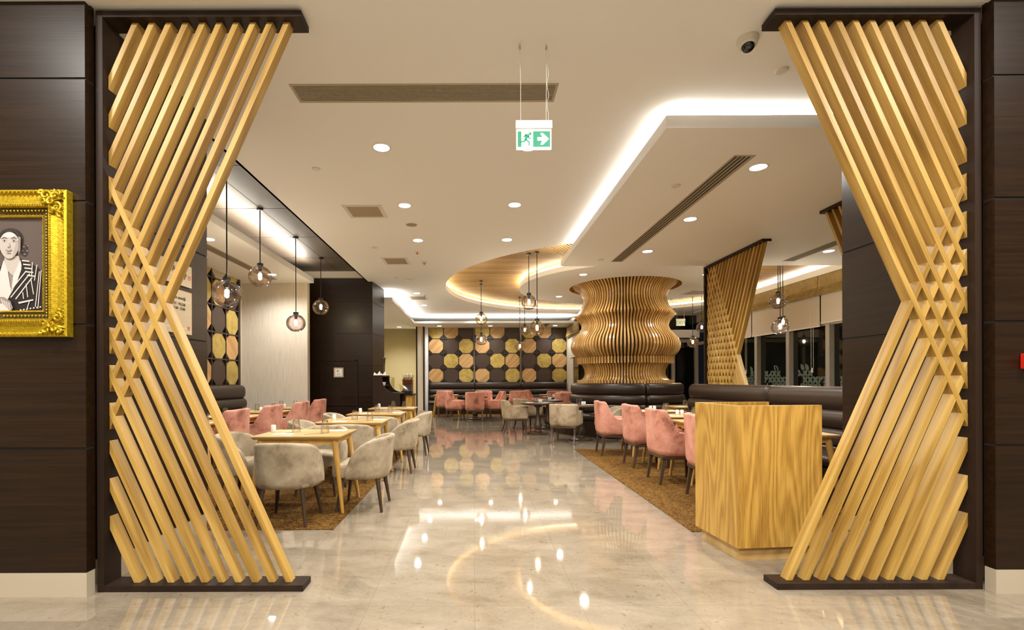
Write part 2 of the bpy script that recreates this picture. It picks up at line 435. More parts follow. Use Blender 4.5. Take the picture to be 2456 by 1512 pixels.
# dark recessed ceiling on the left
mb = MB(); mb.box(-5.3, -2.53, 3.0, 11.4, 3.88, 3.92)
mb.box(-2.53, -2.50, 3.0, 11.4, 3.65, 3.92)
ys = [4.28, 5.71, 7.14, 8.57, 10.0]
mb2 = MB()
o = struct(mb.build('ceiling', 'dark_ceil'))
for y in ys: mb2.box(-5.2, -2.54, y-.004, y+.004, 3.878, 3.881)
mb2.box(-3.182, -3.174, 3.1, 11.3, 3.878, 3.881)
struct(mb2.build('trim_2', 'groove', o))
struct(MB().box(-4.2, -2.5, 11.28, 11.36, 3.73, 3.88).build('trim_3', 'cream'))
# header above the opening and lobby shell
struct(MB().box(-7, 9, 2.86, 2.965, 3.642, 4.25).build('wall_front', 'white'))
struct(MB().box(-7, 9, -6, 2.87, 4.2, 4.25).build('ceiling', 'white'))
struct(MB().box(-7, 9, -6.1, -6, 0, 4.25).build('wall_back', 'cream'))
struct(MB().box(-7.1, -7, -6, 3, 0, 4.25).build('wall_lobby_left', 'cream'))
struct(MB().box(9, 9.1, -6, 3, 0, 4.25).build('wall_lobby_right', 'cream'))

# ------------------------------------------------------------------ wenge panelled walls
def panels_y(mb, x0, x1, yf, dep, z0, z1, joints=JOINTS, g=.007):      # faces -Y
    zs = [z0]+[j for j in joints if z0 < j < z1]+[z1]
    for a, b in zip(zs[:-1], zs[1:]):
        mb.box(x0, x1, yf, yf+dep, a+(g if a != z0 else 0), b-(g if b != z1 else 0), 0)
    mb.box(x0+.001, x1-.001, yf+.008, yf+dep-.002, z0+.001, z1-.001, 1)
def panels_x(mb, y0, y1, xf, xb, z0, z1, joints=JOINTS, g=.007):      # faces toward xf
    zs = [z0]+[j for j in joints if z0 < j < z1]+[z1]
    sg = 1 if xb > xf else -1
    for a, b in zip(zs[:-1], zs[1:]):
        mb.box(min(xf, xb), max(xf, xb), y0, y1, a+(g if a != z0 else 0), b-(g if b != z1 else 0), 0)
    mb.box(min(xf+sg*.008, xb), max(xf+sg*.008, xb), y0+.001, y1-.001, z0+.001, z1-.001, 1)
mb = MB(); panels_y(mb, -6.9, -2.372, 2.93, .07, .148, 4.2); struct(mb.build('wall_left', ['wenge', 'groove']))
struct(MB().box(-6.9, -2.368, 2.925, 2.99, 0, .146).build('baseboard_left', 'skirt'))
mb = MB(); panels_y(mb, 3.185, 8.9, 2.93, .07, .148, 4.2); struct(mb.build('wall_right', ['wenge', 'groove']))
struct(MB().box(3.181, 8.9, 2.925, 2.99, 0, .146).build('baseboard_right', 'skirt'))
mb = MB(); panels_x(mb, 3.15, 4.28, -2.38, -2.5, .148, CEIL+.2); struct(mb.build('wall_inner_left', ['wenge_y', 'groove']))
struct(MB().box(-2.5, -2.385, 3.15, 4.27, 0, .146).build('baseboard_inner_left', 'skirt'))
mb = MB(); panels_x(mb, 3.15, 4.23, 3.25, 3.4, .148, CEIL); struct(mb.build('wall_inner_right', ['wenge_y', 'groove']))
struct(MB().box(3.255, 3.4, 3.15, 4.22, 0, .146).build('baseboard_inner_right', 'skirt'))
# pier beyond left tables
mb = MB()
poly = [(-4.0, 11.36), (-2.40, 11.36), (-2.31, 12.35), (-4.0, 12.35)]
zs = [0]+list(JOINTS)+[CEIL]
for a, b in zip(zs[:-1], zs[1:]):
    mb.prism(poly, a+(.005 if a else 0), b-(.005 if b < CEIL else 0), 'z', 0)
mb.prism([(-3.99, 11.37), (-2.41, 11.37), (-2.32, 12.34), (-3.99, 12.34)], .01, CEIL-.01, 'z', 1)
mb.box(-4.0, -2.55, 11.361, 11.5, CEIL-.002, 3.73, 0)
pier = struct(mb.build('wall_pier', ['wenge', 'groove']))
dr = MB()
for x0, x1, z0, z1 in ((-3.63, -3.60, .25, 1.80), (-2.79, -2.755, .25, 1.80), (-3.63, -2.755, 1.77, 1.80), (-3.6, -2.79, .72, .75)):
    dr.box(x0, x1, 11.335, 11.362, z0, z1)
struct(dr.build('door_1', 'wenge_post', pier))
# white papered wall + octagon wall side (left)
struct(MB().box(-5.3, -3.68, 10.6, 10.75, 0, 3.6).build('wall_papered', 'wallpaper'))
struct(MB().box(-5.35, -5.12, 3.15, 10.7, 0, 3.9).build('wall_far_left', 'cream'))
struct(MB().box(-5.3, -2.5, 3.0, 3.15, 0, 3.9).build('wall_near_left', 'cream'))
# far wall
struct(MB().box(-1.75, 3.72, 19.0, 19.2, 0, 3.6).build('wall_far', 'cream'))
mb = MB(); mb.box(-4.2, -2.2, 20.4, 20.6, 0, 3.6); mb.box(-4.3, -4.2, 12.4, 20.6, 0, 3.6)
struct(mb.build('wall_pantry', 'yellow'))
mb = MB(); mb.box(-2.17, -1.93, 18.5, 20.5, 0, 3.37); struct(mb.build('wall_column', 'cream'))
mb = MB()
for x in (-2.235, -1.965): mb.box(x, x+.045, 18.48, 18.6, 0, 3.37)
struct(mb.build('trim_4', 'wenge_post'))
struct(MB().box(-2.19, -1.90, 18.46, 18.5, 0, .14).build('baseboard_far', 'skirt'))
struct(MB().box(-1.91, -1.80, 18.7, 19.2, 0, 3.37).build('wall_reveal', 'white'))
struct(MB().box(3.66, 3.86, 17.7, 19.2, 0, 3.6).build('wall_far_right', 'cream'))

# ------------------------------------------------------------------ slatted screens
def clip(poly, a, b, c):       # keep a*u+b*w+c >= 0
    out = []; n = len(poly)
    for i in range(n):
        p, q = poly[i], poly[(i+1) % n]; dp = a*p[0]+b*p[1]+c; dq = a*q[0]+b*q[1]+c
        if dp >= 0: out.append(p)
        if dp*dq < 0:
            t = dp/(dp-dq); out.append((p[0]+(q[0]-p[0])*t, p[1]+(q[1]-p[1])*t))
    return out
SL = 2.245
def screen(label, loc, rz, sg, H, waist, base_w, post_back=.145):
    root = thing('slatted_screen', label, 'screen', loc, rz, None)
    w0, w1 = .04, H-.04; mid = (w0+w1)/2
    a0 = mid+SL*waist; b0 = mid-SL*waist
    def X(u): return u*sg
    mb = MB(); mb.box(min(X(-.042), X(0)), max(X(-.042), X(0)), 0, post_back, 0, H); mb.build('post', 'wenge_post', root)
    bw0 = .92*base_w
    for nm, z0, z1 in (('top_beam', H-.04, H), ('base_plate', 0, .04)):
        mb = MB(); mb.prism([(X(0), 0), (X(base_w), 0), (X(base_w), post_back), (X(0), post_back)], z0, z1, 'z')
        mb.build(nm, 'wenge_post', root, bevel=.002)
    pitch = .2395; th = .082
    for kind in ('down', 'up'):
        i = 0
        while i < 40:
            big = 6
            if kind == 'down':
                t = a0-pitch*i
                poly = [(-.2, t+.2*SL), (big, t-big*SL), (big, t-big*SL-th), (-.2, t+.2*SL-th)]
                ang = -math.atan(SL)
            else:
                t = b0+pitch*i
                poly = [(-.2, t-.2*SL), (big, t+big*SL), (big, t+big*SL+th), (-.2, t-.2*SL+th)]
                ang = math.atan(SL)
            i += 1
            poly = clip(poly, 1, 0, -.002); poly = clip(poly, 0, 1, -w0) if len(poly) > 2 else poly
            poly = clip(poly, 0, -1, w1) if len(poly) > 2 else poly
            if len(poly) < 3: 
                if i > 3: break
                continue
            if max(p[1] for p in poly)-min(p[1] for p in poly) < .25: continue
            # local frame with +x along the slat
            cu = sum(p[0] for p in poly)/len(poly); cw = sum(p[1] for p in poly)/len(poly)
            pts = []
            for u, w_ in poly:
                x, z = X(u-cu), w_-cw
                aa = ang if sg > 0 else -ang
                pts.append((x*math.cos(aa)+z*math.sin(aa), -x*math.sin(aa)+z*math.cos(aa)))
            y0, y1 = (.044, .116) if (kind == 'down') == (sg > 0) else (.0455, .1145)
            s = MB(); s.prism(pts, y0, y1, 'y'); o = s.build('slat', 'slat', root, bevel=.0015)
            o.location = (X(cu), 0, cw); o.rotation_euler = (0, -(ang if sg > 0 else -ang), 0)
    return root
screen('large oak slat lattice screen with dark frame left of the entrance opening', (-2.311, 2.99, 0), 0, 1, 3.63, .36, 1.24)
screen('large oak slat lattice screen with dark frame right of the entrance opening, by the podium', (3.127, 2.99, 0), 0, -1, 3.63, .36, 1.24)
# screens standing along the depth of the room behind the right banquette
screen('oak slat lattice screen behind the right sofa, dark post at its far end', (4.43, 9.2, .0), -PI/2, 1, 3.47, 1.03, 1.84)
screen('oak slat lattice screen partly hidden behind the right dark wood wall', (4.59, 4.32, .0), PI/2, 1, 3.47, 1.03, 1.84)

# ------------------------------------------------------------------ oak podium
pod = thing('podium', 'oak veneer reception podium with open top on a recessed plinth', 'podium', (1.887, 3.44, 0), math.radians(5.2))
W_, D_ = .654, .55
MB().box(0, W_, 0, .035, .098, 1.125).build('front_panel', 'oak_v', pod, bevel=.001)
MB().box(0, .035, .035, D_-.035, .098, 1.125).build('side_panel', 'oak_v', pod, bevel=.001)
MB().box(0, .63, D_-.035, D_, .098, 1.125).build('back_panel', 'oak_v', pod, bevel=.001)
MB().box(.035, .62, .035, D_-.035, .70, .73).build('shelf', 'oak_h', pod)
MB().box(.035, .62, .035, D_-.035, .098, .13).build('bottom_board', 'oak_h', pod)
MB().box(.035, .62, .035, D_-.035, 0, .098).build('plinth', 'oak_h', pod)

# ------------------------------------------------------------------ timber column
root = thing('timber_column', 'bulging round column clad in curved vertical oak fins', 'column', (CX, CYY, 0))
prof = [(1.30, 3.74), (1.24, 3.67), (1.13, 3.58), (1.055, 3.48), (1.02, 3.36), (1.035, 3.22), (1.09, 3.10), (1.16, 3.00), (1.225, 2.925),
        (1.205, 2.885), (1.12, 2.80), (1.065, 2.70), (1.062, 2.62), (1.11, 2.52), (1.20, 2.42), (1.285, 2.31), (1.325, 2.20), (1.325, 2.10), (1.28, 1.99), (1.20, 1.90), (1.145, 1.858)]
def smooth_prof(p, k=4):
    out = []
    for i in range(len(p)-1):
        p0 = p[max(0, i-1)]; p1 = p[i]; p2 = p[i+1]; p3 = p[min(len(p)-1, i+2)]
        for j in range(k):
            t = j/k
            out.append(tuple(.5*((2*p1[q])+(-p0[q]+p2[q])*t+(2*p0[q]-5*p1[q]+4*p2[q]-p3[q])*t*t+(-p0[q]+3*p1[q]-3*p2[q]+p3[q])*t**3) for q in (0, 1)))
    out.append(p[-1]); return out
up = smooth_prof(prof[:9], 3)+smooth_prof(prof[9:], 3)
neck = smooth_prof([(1.07, 1.70), (1.02, 1.63), (.99, 1.56), (.98, 1.48), (.99, 1.41), (1.03, 1.34), (1.08, 1.30)], 3)
outer = up+[(1.175, 1.857), (1.175, 1.70)]+neck+[(1.175, 1.298), (1.175, 1.19)]
mb = MB(); vs = []; hw = .0195
for r, z in outer:
    vs += [(r, -hw, z), (r, hw, z), (r-.10, hw, z), (r-.10, -hw, z)]
fs = [(0, 1, 2, 3), tuple(len(vs)-4+i for i in (3, 2, 1, 0))]
for j in range(len(outer)-1):
    for q in range(4):
        fs.append((j*4+q, j*4+(q+1) % 4, (j+1)*4+(q+1) % 4, (j+1)*4+q))
mb.add(vs, fs); fin = mb.build('fin', 'fin', root)
NF = 98
for i in range(1, NF):
    c = fin.copy(); COL.objects.link(c); c.parent = root; c.rotation_euler = (0, 0, 2*PI*i/NF)
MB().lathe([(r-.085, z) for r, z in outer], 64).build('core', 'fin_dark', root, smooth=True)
mb = MB(); mb.lathe([(1.36, 3.655), (1.36, 3.8), (1.2, 3.8)], 64, cap=False); mb.build('top_ring', 'fin', root, smooth='auto')

# ------------------------------------------------------------------ banquettes
def sweep(path, ry, rz, zc, n=14, endr=.07, outw=0):
    """path: list of (x,y); elliptical roll with rounded ends"""
    P = [Vector((x, y, 0)) for x, y in path]
    L = [0]
    for a, b in zip(P[:-1], P[1:]): L.append(L[-1]+(b-a).length)
    tot = L[-1]
    ss = [0, .008, .02, .04, endr]+[endr+(tot-2*endr)*i/24 for i in range(1, 24)]+[tot-endr, tot-.04, tot-.02, tot-.008, tot]
    vs = []
    for s_ in ss:
        k = 0
        while k < len(L)-2 and L[k+1] < s_: k += 1
        t = (s_-L[k])/(L[k+1]-L[k]); p = P[k].lerp(P[k+1], t); d = (P[k+1]-P[k]).normalized(); nn = Vector((-d.y, d.x, 0))
        e = min(s_, tot-s_); sc = 1 if e >= endr else max(.45, math.sqrt(max(0, 1-(1-e/endr)**2)))
        for i in range(n):
            a = 2*PI*i/n
            cx, sx = math.cos(a), math.sin(a)
            px = math.copysign(abs(cx)**.7, cx)*ry*(.7+.3*sc); pz = math.copysign(abs(sx)**.8, sx)*rz*(.75+.25*sc)
            q = p+nn*px; vs.append((q.x, q.y, zc+pz))
    fs = [tuple(range(n)), tuple(len(vs)-n+i for i in range(n))[::-1]]
    for j in range(len(ss)-1):
        for i in range(n): fs.append((j*n+i, j*n+(i+1) % n, (j+1)*n+(i+1) % n, (j+1)*n+i))
    return MB().add(vs, fs)
def banquette(label, pathf, group=None):
    """pathf(off) -> path offset toward the sitter"""
    root = thing('banquette', label, 'sofa', (0, 0, 0), 0, group)
    for off, ry, rz, zc in ((.02, .12, .145, 1.08), (.05, .12, .115, .845), (.08, .12, .11, .635)):
        sweep(pathf(off), ry, rz, zc).build('back_roll', 'leather', root, smooth=True)
    sweep(pathf(.33), .27, .085, .44, endr=.06).build('seat', 'leather', root, smooth=True)
    b = MB(); p0 = pathf(.02); p1 = pathf(.56); n = len(p0)
    poly = p0+p1[::-1]; b.prism(poly, 0.0, .37, 'z'); b.build('base', 'leather', root)
    return root
def xpath(x, sgn, y0, y1): return lambda off: [(x+sgn*off, y0+(y1-y0)*i/8) for i in range(9)]
banquette('dark brown leather wall sofa module, nearer one on the right beside the podium', xpath(4.28, -1, 4.33, 6.80))
banquette('dark brown leather wall sofa module on the right, under the far slatted screen', xpath(4.28, -1, 6.82, 9.3))
banquette('black leather channelled sofa module below the left octagon wall, farther one', xpath(-4.86, 1, 7.1, 9.95))
banquette('black leather channelled sofa module on the left, nearer and behind the wood wall', xpath(-4.86, 1, 4.2, 7.08))
def ypath(y, x0, x1): return lambda off: [(x0+(x1-x0)*i/8, y-off) for i in range(9)]
for lab, a, b in (('left', -1.74, .03), ('middle', .05, 1.84), ('right', 1.86, 3.6)):
    banquette(f'black leather channelled sofa under the far octagon wall, {lab} of three modules', ypath(18.80, a, b))
def cpath(a0, a1): return lambda off: [(CX+(1.26+off)*math.cos(a0+(a1-a0)*i/16), CYY+(1.26+off)*math.sin(a0+(a1-a0)*i/16)) for i in range(17)]
sa = -PI/2+.05
banquette('curved dark leather sofa section round the timber column, front left', cpath(sa-PI/2, sa-.01))
banquette('curved dark leather sofa section round the timber column, front right', cpath(sa+.01, sa+PI/2))

# ------------------------------------------------------------------ octagon tile walls
def octagon(r, ch=.27):
    c = r*(1-2*ch); return [(-c, -r), (c, -r), (r, -c), (r, c), (c, r), (-c, r), (-r, c), (-r, -c)]
def tile(parent, kind, x, z, r, y, side=False, ztop=None):
    poly = [(px+x, pz+z) for px, pz in octagon(r)]
    if ztop is not None: poly = clip(poly, 0, -1, ztop)
    if len(poly) < 3: return
    mb = MB()
    mb.prism(poly, y, y+.03, 'y') if not side else mb.prism(poly, y-.03, y, 'x')
    m = {'g': 'tile_gold', 'w': 'tile_wood_s' if side else 'tile_wood', 'd': 'tile_dark', 's': 'vent'}[kind]
    mb.build({'g': 'gold_tile', 'w': 'oak_tile', 'd': 'dark_tile', 's': 'gold_tile'}[kind], m, parent)
rows = ['wdg', 'dgw', 'wdg', 'gwd']           # bottom to top
CW = .587; CH = .583
z0b = 1.19
for pi_, (px0, lab) in enumerate(((-1.85, 'left'), (.16-.07, 'middle'), (1.92+.10, 'right'))):
    px0 = [-1.80, .03, 1.88][pi_]
    root = thing('octagon_wall_panel', f'dark lattice wall panel of gold and oak octagons above far sofa, {lab} of three', 'wall panel', (px0, 18.93, 0))
    wd = 1.79; cw = wd/3; mb = MB(); mb.box(0, wd, .05, .066, z0b-.25, 3.36)
    for i in range(4): mb.box(max(0, i*cw-.012), min(wd, i*cw+.012), 0, .06, z0b-.02, 3.36)
    for k in range(4): mb.box(0, wd, 0.002, .058, z0b+k*CH-.014, z0b+k*CH+.014)
    mb.build('lattice', 'lattice', root)
    for k in range(4):
        for i in range(3): tile(root, rows[k][i], (i+.5)*cw, z0b+(k+.5)*CH, .28, .012, ztop=3.36)
root = thing('octagon_wall_panel', 'dark lattice wall panel of gold and oak octagons above the left side sofa', 'wall panel', (-5.0, 0, 0))
cs = .52; ye = 10.20; ncol = 6; mb = MB(); mb.box(-.12, -.06, ye-ncol*cs-.06, ye+.06, 0, 3.47)
for i in range(ncol+1): mb.box(-.06, 0, ye-i*cs-.014, ye-i*cs+.014, 1.2, 3.47)
for k in range(5): mb.box(-.058, -.002, ye-ncol*cs, ye, 1.22+k*cs-.014, 1.22+k*cs+.014)
mb.box(-.06, .0, ye+.014, ye+.07, 1.2, 3.47)
mb.build('lattice', 'lattice', root)
lrows = ['wdg', 'dgw', 'wdg', 'gwd', 'gsg']
for k in range(5):
    for i in range(ncol): tile(root, lrows[k][2-(i % 3)], ye-(i+.5)*cs, 1.22+(k+.5)*cs, .245, -.01, side=True, ztop=3.47)

# ------------------------------------------------------------------ chairs
def u_path(w, d, r, n=10, yf=None):
    """U plan: front right -> round the back -> front left (chair faces +y)"""
    pts = []; hw = w/2; hd = d/2; yf = hd if yf is None else yf
    for i in range(9): pts.append((hw, yf-(yf+hd-r)*i/8))
    for i in range(1, n+1): a = -PI/2*i/n; pts.append((hw-r+r*math.cos(a), -hd+r+r*math.sin(a)))
    left = [(-x, y) for x, y in pts[::-1]]
    m = [( (hw-r)*(1-2*i/5), -hd) for i in range(1, 5)]
    return pts+m+left
def shell(w, d, r, t, z0, topf, rake, yf=None):
    P = u_path(w, d, r, 10, yf); n = len(P); L = [0]
    for a, b in zip(P[:-1], P[1:]): L.append(L[-1]+math.dist(a, b))
    vs = []; K = 12
    for i, (x, y) in enumerate(P):
        a = P[max(0, i-1)]; b = P[min(n-1, i+1)]; dx, dy = b[0]-a[0], b[1]-a[1]; l = math.hypot(dx, dy)
        nx, ny = -dy/l, dx/l                       # points to the left of travel: outward
        if nx*x+ny*(y-0.05) < 0: nx, ny = -nx, -ny
        s_ = L[i]/L[-1]; zt = topf(s_, y)
        back = max(0, min(1, (-y+.05)/(d/2)))
        ring = []
        zz = [z0, z0+(zt-z0)*.12, z0+(zt-z0)*.4, z0+(zt-z0)*.7, zt-.03, zt-.008]
        for q, z in enumerate(zz):
            inn = .02 if q == 0 else 0
            ring.append((inn, z))
        inner = [(t*.5, zt+.004), (t-.008, zt-.008), (t, zt-.03), (t, z0+(zt-z0)*.5), (t, z0+.03), (t, z0)]
        for off, z in ring+inner:
            rk = rake*(z-z0)*back
            vs.append((x-nx*off, y-ny*off-rk, z))
    fs = []; k = 12
    for i in range(n-1):
        for q in range(k):
            fs.append((i*k+q, i*k+(q+1) % k, (i+1)*k+(q+1) % k, (i+1)*k+q))
    fs += [tuple(range(k))[::-1], tuple((n-1)*k+q for q in range(k))]
    return MB().add(vs, fs)
def sstep(x): x = max(0, min(1, x)); return x*x*(3-2*x)
def cushion(w, y0, y1, z0, z1, r=.05):
    mb = MB(); pl = []
    hw = w/2
    for cx, cy_, a0 in ((hw-r, y1-r, 0), (-hw+r, y1-r, PI/2), (-hw+r, y0+r, PI), (hw-r, y0+r, 1.5*PI)):
        for i in range(5):
            a = a0+PI/2*i/4; pl.append((cx+r*math.cos(a), cy_+r*math.sin(a)))
    n = len(pl); vs = []; cc = (0, (y0+y1)/2)
    for sc, z in ((.96, z0), (1, z0+.015), (1, z1-.03), (.985, z1-.012), (.94, z1), (.5, z1+.008)):
        for x, y in pl: vs.append((cc[0]+(x-cc[0])*sc, cc[1]+(y-cc[1])*sc, z))
    fs = [tuple(range(n))[::-1], tuple(range(5*n, 6*n))]
    for j in range(5):
        for i in range(n): fs.append((j*n+i, j*n+(i+1) % n, (j+1)*n+(i+1) % n, (j+1)*n+i))
    return mb.add(vs, fs)
def make_barrel():
    t = thing('dining_chair', '', 'chair')
    def top(s, y):
        u = abs(s-.5)*2; t_ = max(0, min(1, (y+.20)/.34))
        return .385+.37*math.sqrt(max(0, 1-t_**1.9))-.015*sstep((u-.12)/.4)
    shell(.58, .50, .235, .055, .335, top, .10, .138).build('backrest', 'taupe', t, smooth=True)
    cushion(.49, -.20, .30, .345, .475, .07).build('seat', 'taupe', t, smooth='auto')
    for sx in (-1, 1):
        for sy, fy in ((-1, -.17), (1, .21)):
            mb = MB(); mb.tube((sx*.175, fy*.9, .35), (sx*.225, fy+sy*.035, 0), .025, .013, 10); mb.build('leg', 'brown_leg', t, smooth='auto')
    return t
def make_arm(mat, zt, za, leg, drop0, drop1, w=.60, rake=.16, legx=.235, frame='brown_leg', curved=False):
    def mk():
        t = thing('armchair', '', 'chair')
        def top(s, y):
            u = abs(s-.5)*2
            return zt+.012*(1-u)-(zt-za)*sstep((u-drop0)/(drop1-drop0))-.02*max(0, u-drop1)
        shell(w, .58, .13, .065, .36, top, rake).build('backrest', mat, t, smooth=True)
        cushion(w-.13, -.22, .27, .37, .50, .05).build('seat', mat, t, smooth='auto')
        mb = MB(); mb.box(-w/2+.03, w/2-.03, -.26, .27, .315, .365); mb.build('seat_frame', leg, t, bevel=.01)
        for sx in (-1, 1):
            mb = MB(); mb.tube((sx*legx, .235, .32), (sx*legx, .245, 0), .028, .019, square=True); mb.build('leg', leg, t)
            mb = MB()
            if curved:
                mb.tube((sx*legx, -.22, .34), (sx*legx, -.235, .16), .028, .024, square=True); mb.tube((sx*legx, -.235, .17), (sx*legx, -.30, 0), .024, .018, square=True)
            else: mb.tube((sx*legx, -.22, .32), (sx*legx, -.27, 0), .030, .020, square=True)
            mb.build('leg', leg, t)
        return t
    return mk
make_pink = make_arm('pink', .92, .645, 'brown_leg', .39, .61, rake=.05)
make_beige = make_arm('beige', .80, .665, 'brown_leg', .46, .56, rake=.10, curved=True)
R90 = PI/2
barrels = [
 (-1.74, 4.50, 0, 'taupe velvet barrel chair with its back to the viewer, at the nearest oak table'),
 (-1.13, 5.00, R90, 'taupe velvet barrel chair at the aisle side of the nearest oak table'),
 (-1.80, 5.66, PI, 'taupe velvet barrel chair facing the viewer across the nearest oak table'),
 (-2.42, 5.10, -R90, 'taupe velvet barrel chair left of the nearest oak table, behind the slats'),
 (-1.60, 6.28, 0, 'taupe velvet barrel chair at the near side of the second oak table'),
 (-1.09, 6.95, R90, 'taupe velvet barrel chair at the aisle side of the second oak table'),
 (-1.78, 7.10, PI, 'taupe velvet barrel chair at the far side of the second oak table'),
 (-2.28, 6.70, -R90, 'taupe velvet barrel chair left of the second oak table'),
 (-1.50, 7.66, 0, 'taupe velvet barrel chair at the near side of the third oak table'),
 (-1.04, 8.55, R90, 'taupe velvet barrel chair at the aisle side of the third oak table'),
 (-2.25, 8.15, -R90, 'taupe velvet barrel chair left of the third oak table'),
 (-1.62, 9.22, 0, 'taupe velvet barrel chair at the near side of the fourth oak table'),
 (2.86, 10.03, R90, 'taupe velvet barrel chair before the column sofa, half hidden by a pink armchair')]
for x, y, rz, lab in barrels: place('barrel', make_barrel, lab, (x, y, .0065 if (x < -1.5 and y < 10.5) else 0), rz)
pinks = [
 (2.66, 5.20, -R90-.12, 'pink velvet armchair half hidden behind the oak podium', .0065),
 (2.58, 6.17, -R90-.03, 'pink velvet armchair on the right carpet, next to the podium in front', .0065),
 (2.61, 7.28, -R90, 'pink velvet armchair on the right carpet, third from the viewer', .0065),
 (2.46, 8.42, -R90-.04, 'pink velvet armchair at the far corner of the right carpet', .0065),
 (-3.40, 6.40, R90, 'pink velvet armchair on the left, mostly behind the slatted screen', .0065),
 (-3.38, 7.50, R90, 'pink velvet armchair on the left, second along the left sofa tables', .0065),
 (-3.33, 8.60, R90, 'pink velvet armchair on the left, third along the left sofa tables', .0065),
 (-3.36, 9.70, R90, 'pink velvet armchair on the left, farthest, in front of the dark pier', .0065),
 (-1.02, 16.95, 0, 'pink armchair at the leftmost oak table by the far sofa', .0065),
 (-.62, 15.80, -R90-.2, 'pink armchair left of the far round table, facing right', 0),
 (.02, 15.22, 0, 'pink armchair with back to the viewer at the far round table', 0),
 (.70, 15.80, R90+.2, 'pink armchair right of the far round table, facing left', 0),
 (.34, 16.60, PI, 'pink armchair behind the far round table, facing the viewer', 0),
 (1.50, 16.5, 0, 'pink armchair at the middle oak table by the far sofa', .006),
 (2.12, 16.95, -R90-.3, 'pink armchair seen from the side between the middle and right far oak tables', .006),
 (2.68, 14.30, 0, 'pink armchair with back to the viewer, left of the column sofa', 0),
 (2.72, 16.5, .2, 'pink armchair at the right oak table by the far sofa', 0),
 (3.15, 15.6, PI, 'pink armchair behind the small far round table, left of the column', 0)]
for x, y, rz, lab, z in pinks: place('pink', make_pink, lab, (x, y, z), rz)
beiges = [
 (1.00, 11.85, -R90+.05, 'beige velvet armchair left of the front dark round table'),
 (1.42, 12.75, -1.1, 'beige velvet armchair behind the front dark round table'),
 (1.92, 10.05, -.42, 'beige velvet armchair with back to the viewer at the round table by the column sofa')]
for x, y, rz, lab in beiges: place('beige', make_beige, lab, (x, y, 0), rz)

# ------------------------------------------------------------------ tables
def make_oak_table():
    t = thing('dining_table', '', 'table'); W, D, Hh = .88, .68, .76
    vs = []
    for sx, sy, z in ((1, 1, Hh), (1, 1, Hh-.012), (.955, .94, Hh-.034)):
        vs += [(-W/2*sx, -D/2*sy, z), (W/2*sx, -D/2*sy, z), (W/2*sx, D/2*sy, z), (-W/2*sx, D/2*sy, z)]
    fs = [(0, 1, 2, 3), (11, 10, 9, 8)]
    for j in range(2):
        for i in range(4): fs.append((j*4+i, j*4+(i+1) % 4, (j+1)*4+(i+1) % 4, (j+1)*4+i))
    MB().add(vs, fs).build('tabletop', 'oak_h', t, bevel=.002)
    mb = MB()
    for y in (-D/2+.055, D/2-.075): mb.box(-W/2+.06, W/2-.06, y, y+.02, Hh-.085, Hh-.034)
    for x in (-W/2+.055, W/2-.075): mb.box(x, x+.02, -D/2+.06, D/2-.06, Hh-.085, Hh-.034)
    mb.build('apron', 'oak_leg', t)
    for sx in (-1, 1):
        for sy in (-1, 1):
            mb = MB(); mb.tube((sx*(W/2-.075), sy*(D/2-.075), Hh-.034), (sx*(W/2+.02), sy*(D/2-.02), 0), .033, .017, 14)
            mb.build('leg', 'oak_leg', t, smooth='auto')
    return t
def make_round_table(r=.42):
    def mk():
        t = thing('round_table', '', 'table')
        MB().lathe([(r*.6, .70), (r-.03, .715), (r, .735), (r, .752), (r-.012, .76), (0.0001, .76)], 40).build('tabletop', 'brown_leg', t, smooth='auto')
        MB().lathe([(.045, .70), (.10, .69), (.09, .66), (.045, .64), (.036, .55), (.042, .42), (.065, .30), (.095, .22), (.10, .17), (.07, .12), (.055, .10), (.085, .085), (.09, .06), (.07, .045)], 24).build('pedestal', 'brown_leg', t, smooth=True)
        MB().lathe([(.26, 0), (.265, .025), (.24, .045), (.15, .055), (.0001, .06)], 32).build('base', 'brown_leg', t, smooth='auto')
        return t
    return mk
oaks = [  # x, y, rz, z, label, short
 (-1.76, 5.05, 0, .0065, 'nearest oak dining table in the left row, by the slatted screen', 'nearest left oak table', 2),
 (-1.64, 6.58, 0, .0065, 'second oak dining table of the left aisle row', 'second left oak table', 2),
 (-1.62, 8.03, 0, .0065, 'third oak dining table of the left aisle row', 'third left oak table', 1),
 (-1.60, 9.53, 0, .0065, 'fourth and farthest oak dining table of the left aisle row', 'fourth left oak table', 1),
 (-3.80, 6.40, 0, .0065, 'oak dining table at the left sofa, nearest, behind the slats', 'nearest left sofa table', 2),
 (-3.80, 7.50, 0, .0065, 'oak dining table at the left sofa, second', 'second left sofa table', 2),
 (-3.80, 8.60, 0, .0065, 'oak dining table at the left sofa, third', 'third left sofa table', 1),
 (-3.82, 9.72, 0, .0065, 'oak dining table at the left sofa, farthest, by the papered wall', 'farthest left sofa table', 1),
 (3.14, 5.02, 0, .0065, 'oak dining table behind the podium at the right sofa', 'oak table behind the podium', 2),
 (3.12, 6.20, 0, .0065, 'oak dining table at the right sofa, just beyond the podium', 'second right sofa table', 2),
 (3.14, 7.30, 0, .0065, 'oak dining table at the right sofa, third', 'third right sofa table', 2),
 (3.14, 8.42, 0, .0065, 'oak dining table at the right sofa, farthest', 'farthest right sofa table', 2),
 (4.42, 9.80, 0, 0, 'oak dining table in the gap between the column sofa and right sofa', 'oak table in the sofa gap', 1),
 (-1.02, 17.60, 0, .006, 'oak table at the far sofa, left', 'left far sofa table', 1),
 (1.52, 17.60, 0, .006, 'oak table at the far sofa, middle', 'middle far sofa table', 1),
 (2.85, 17.60, 0, .006, 'oak table at the far sofa, right', 'right far sofa table', 0)]
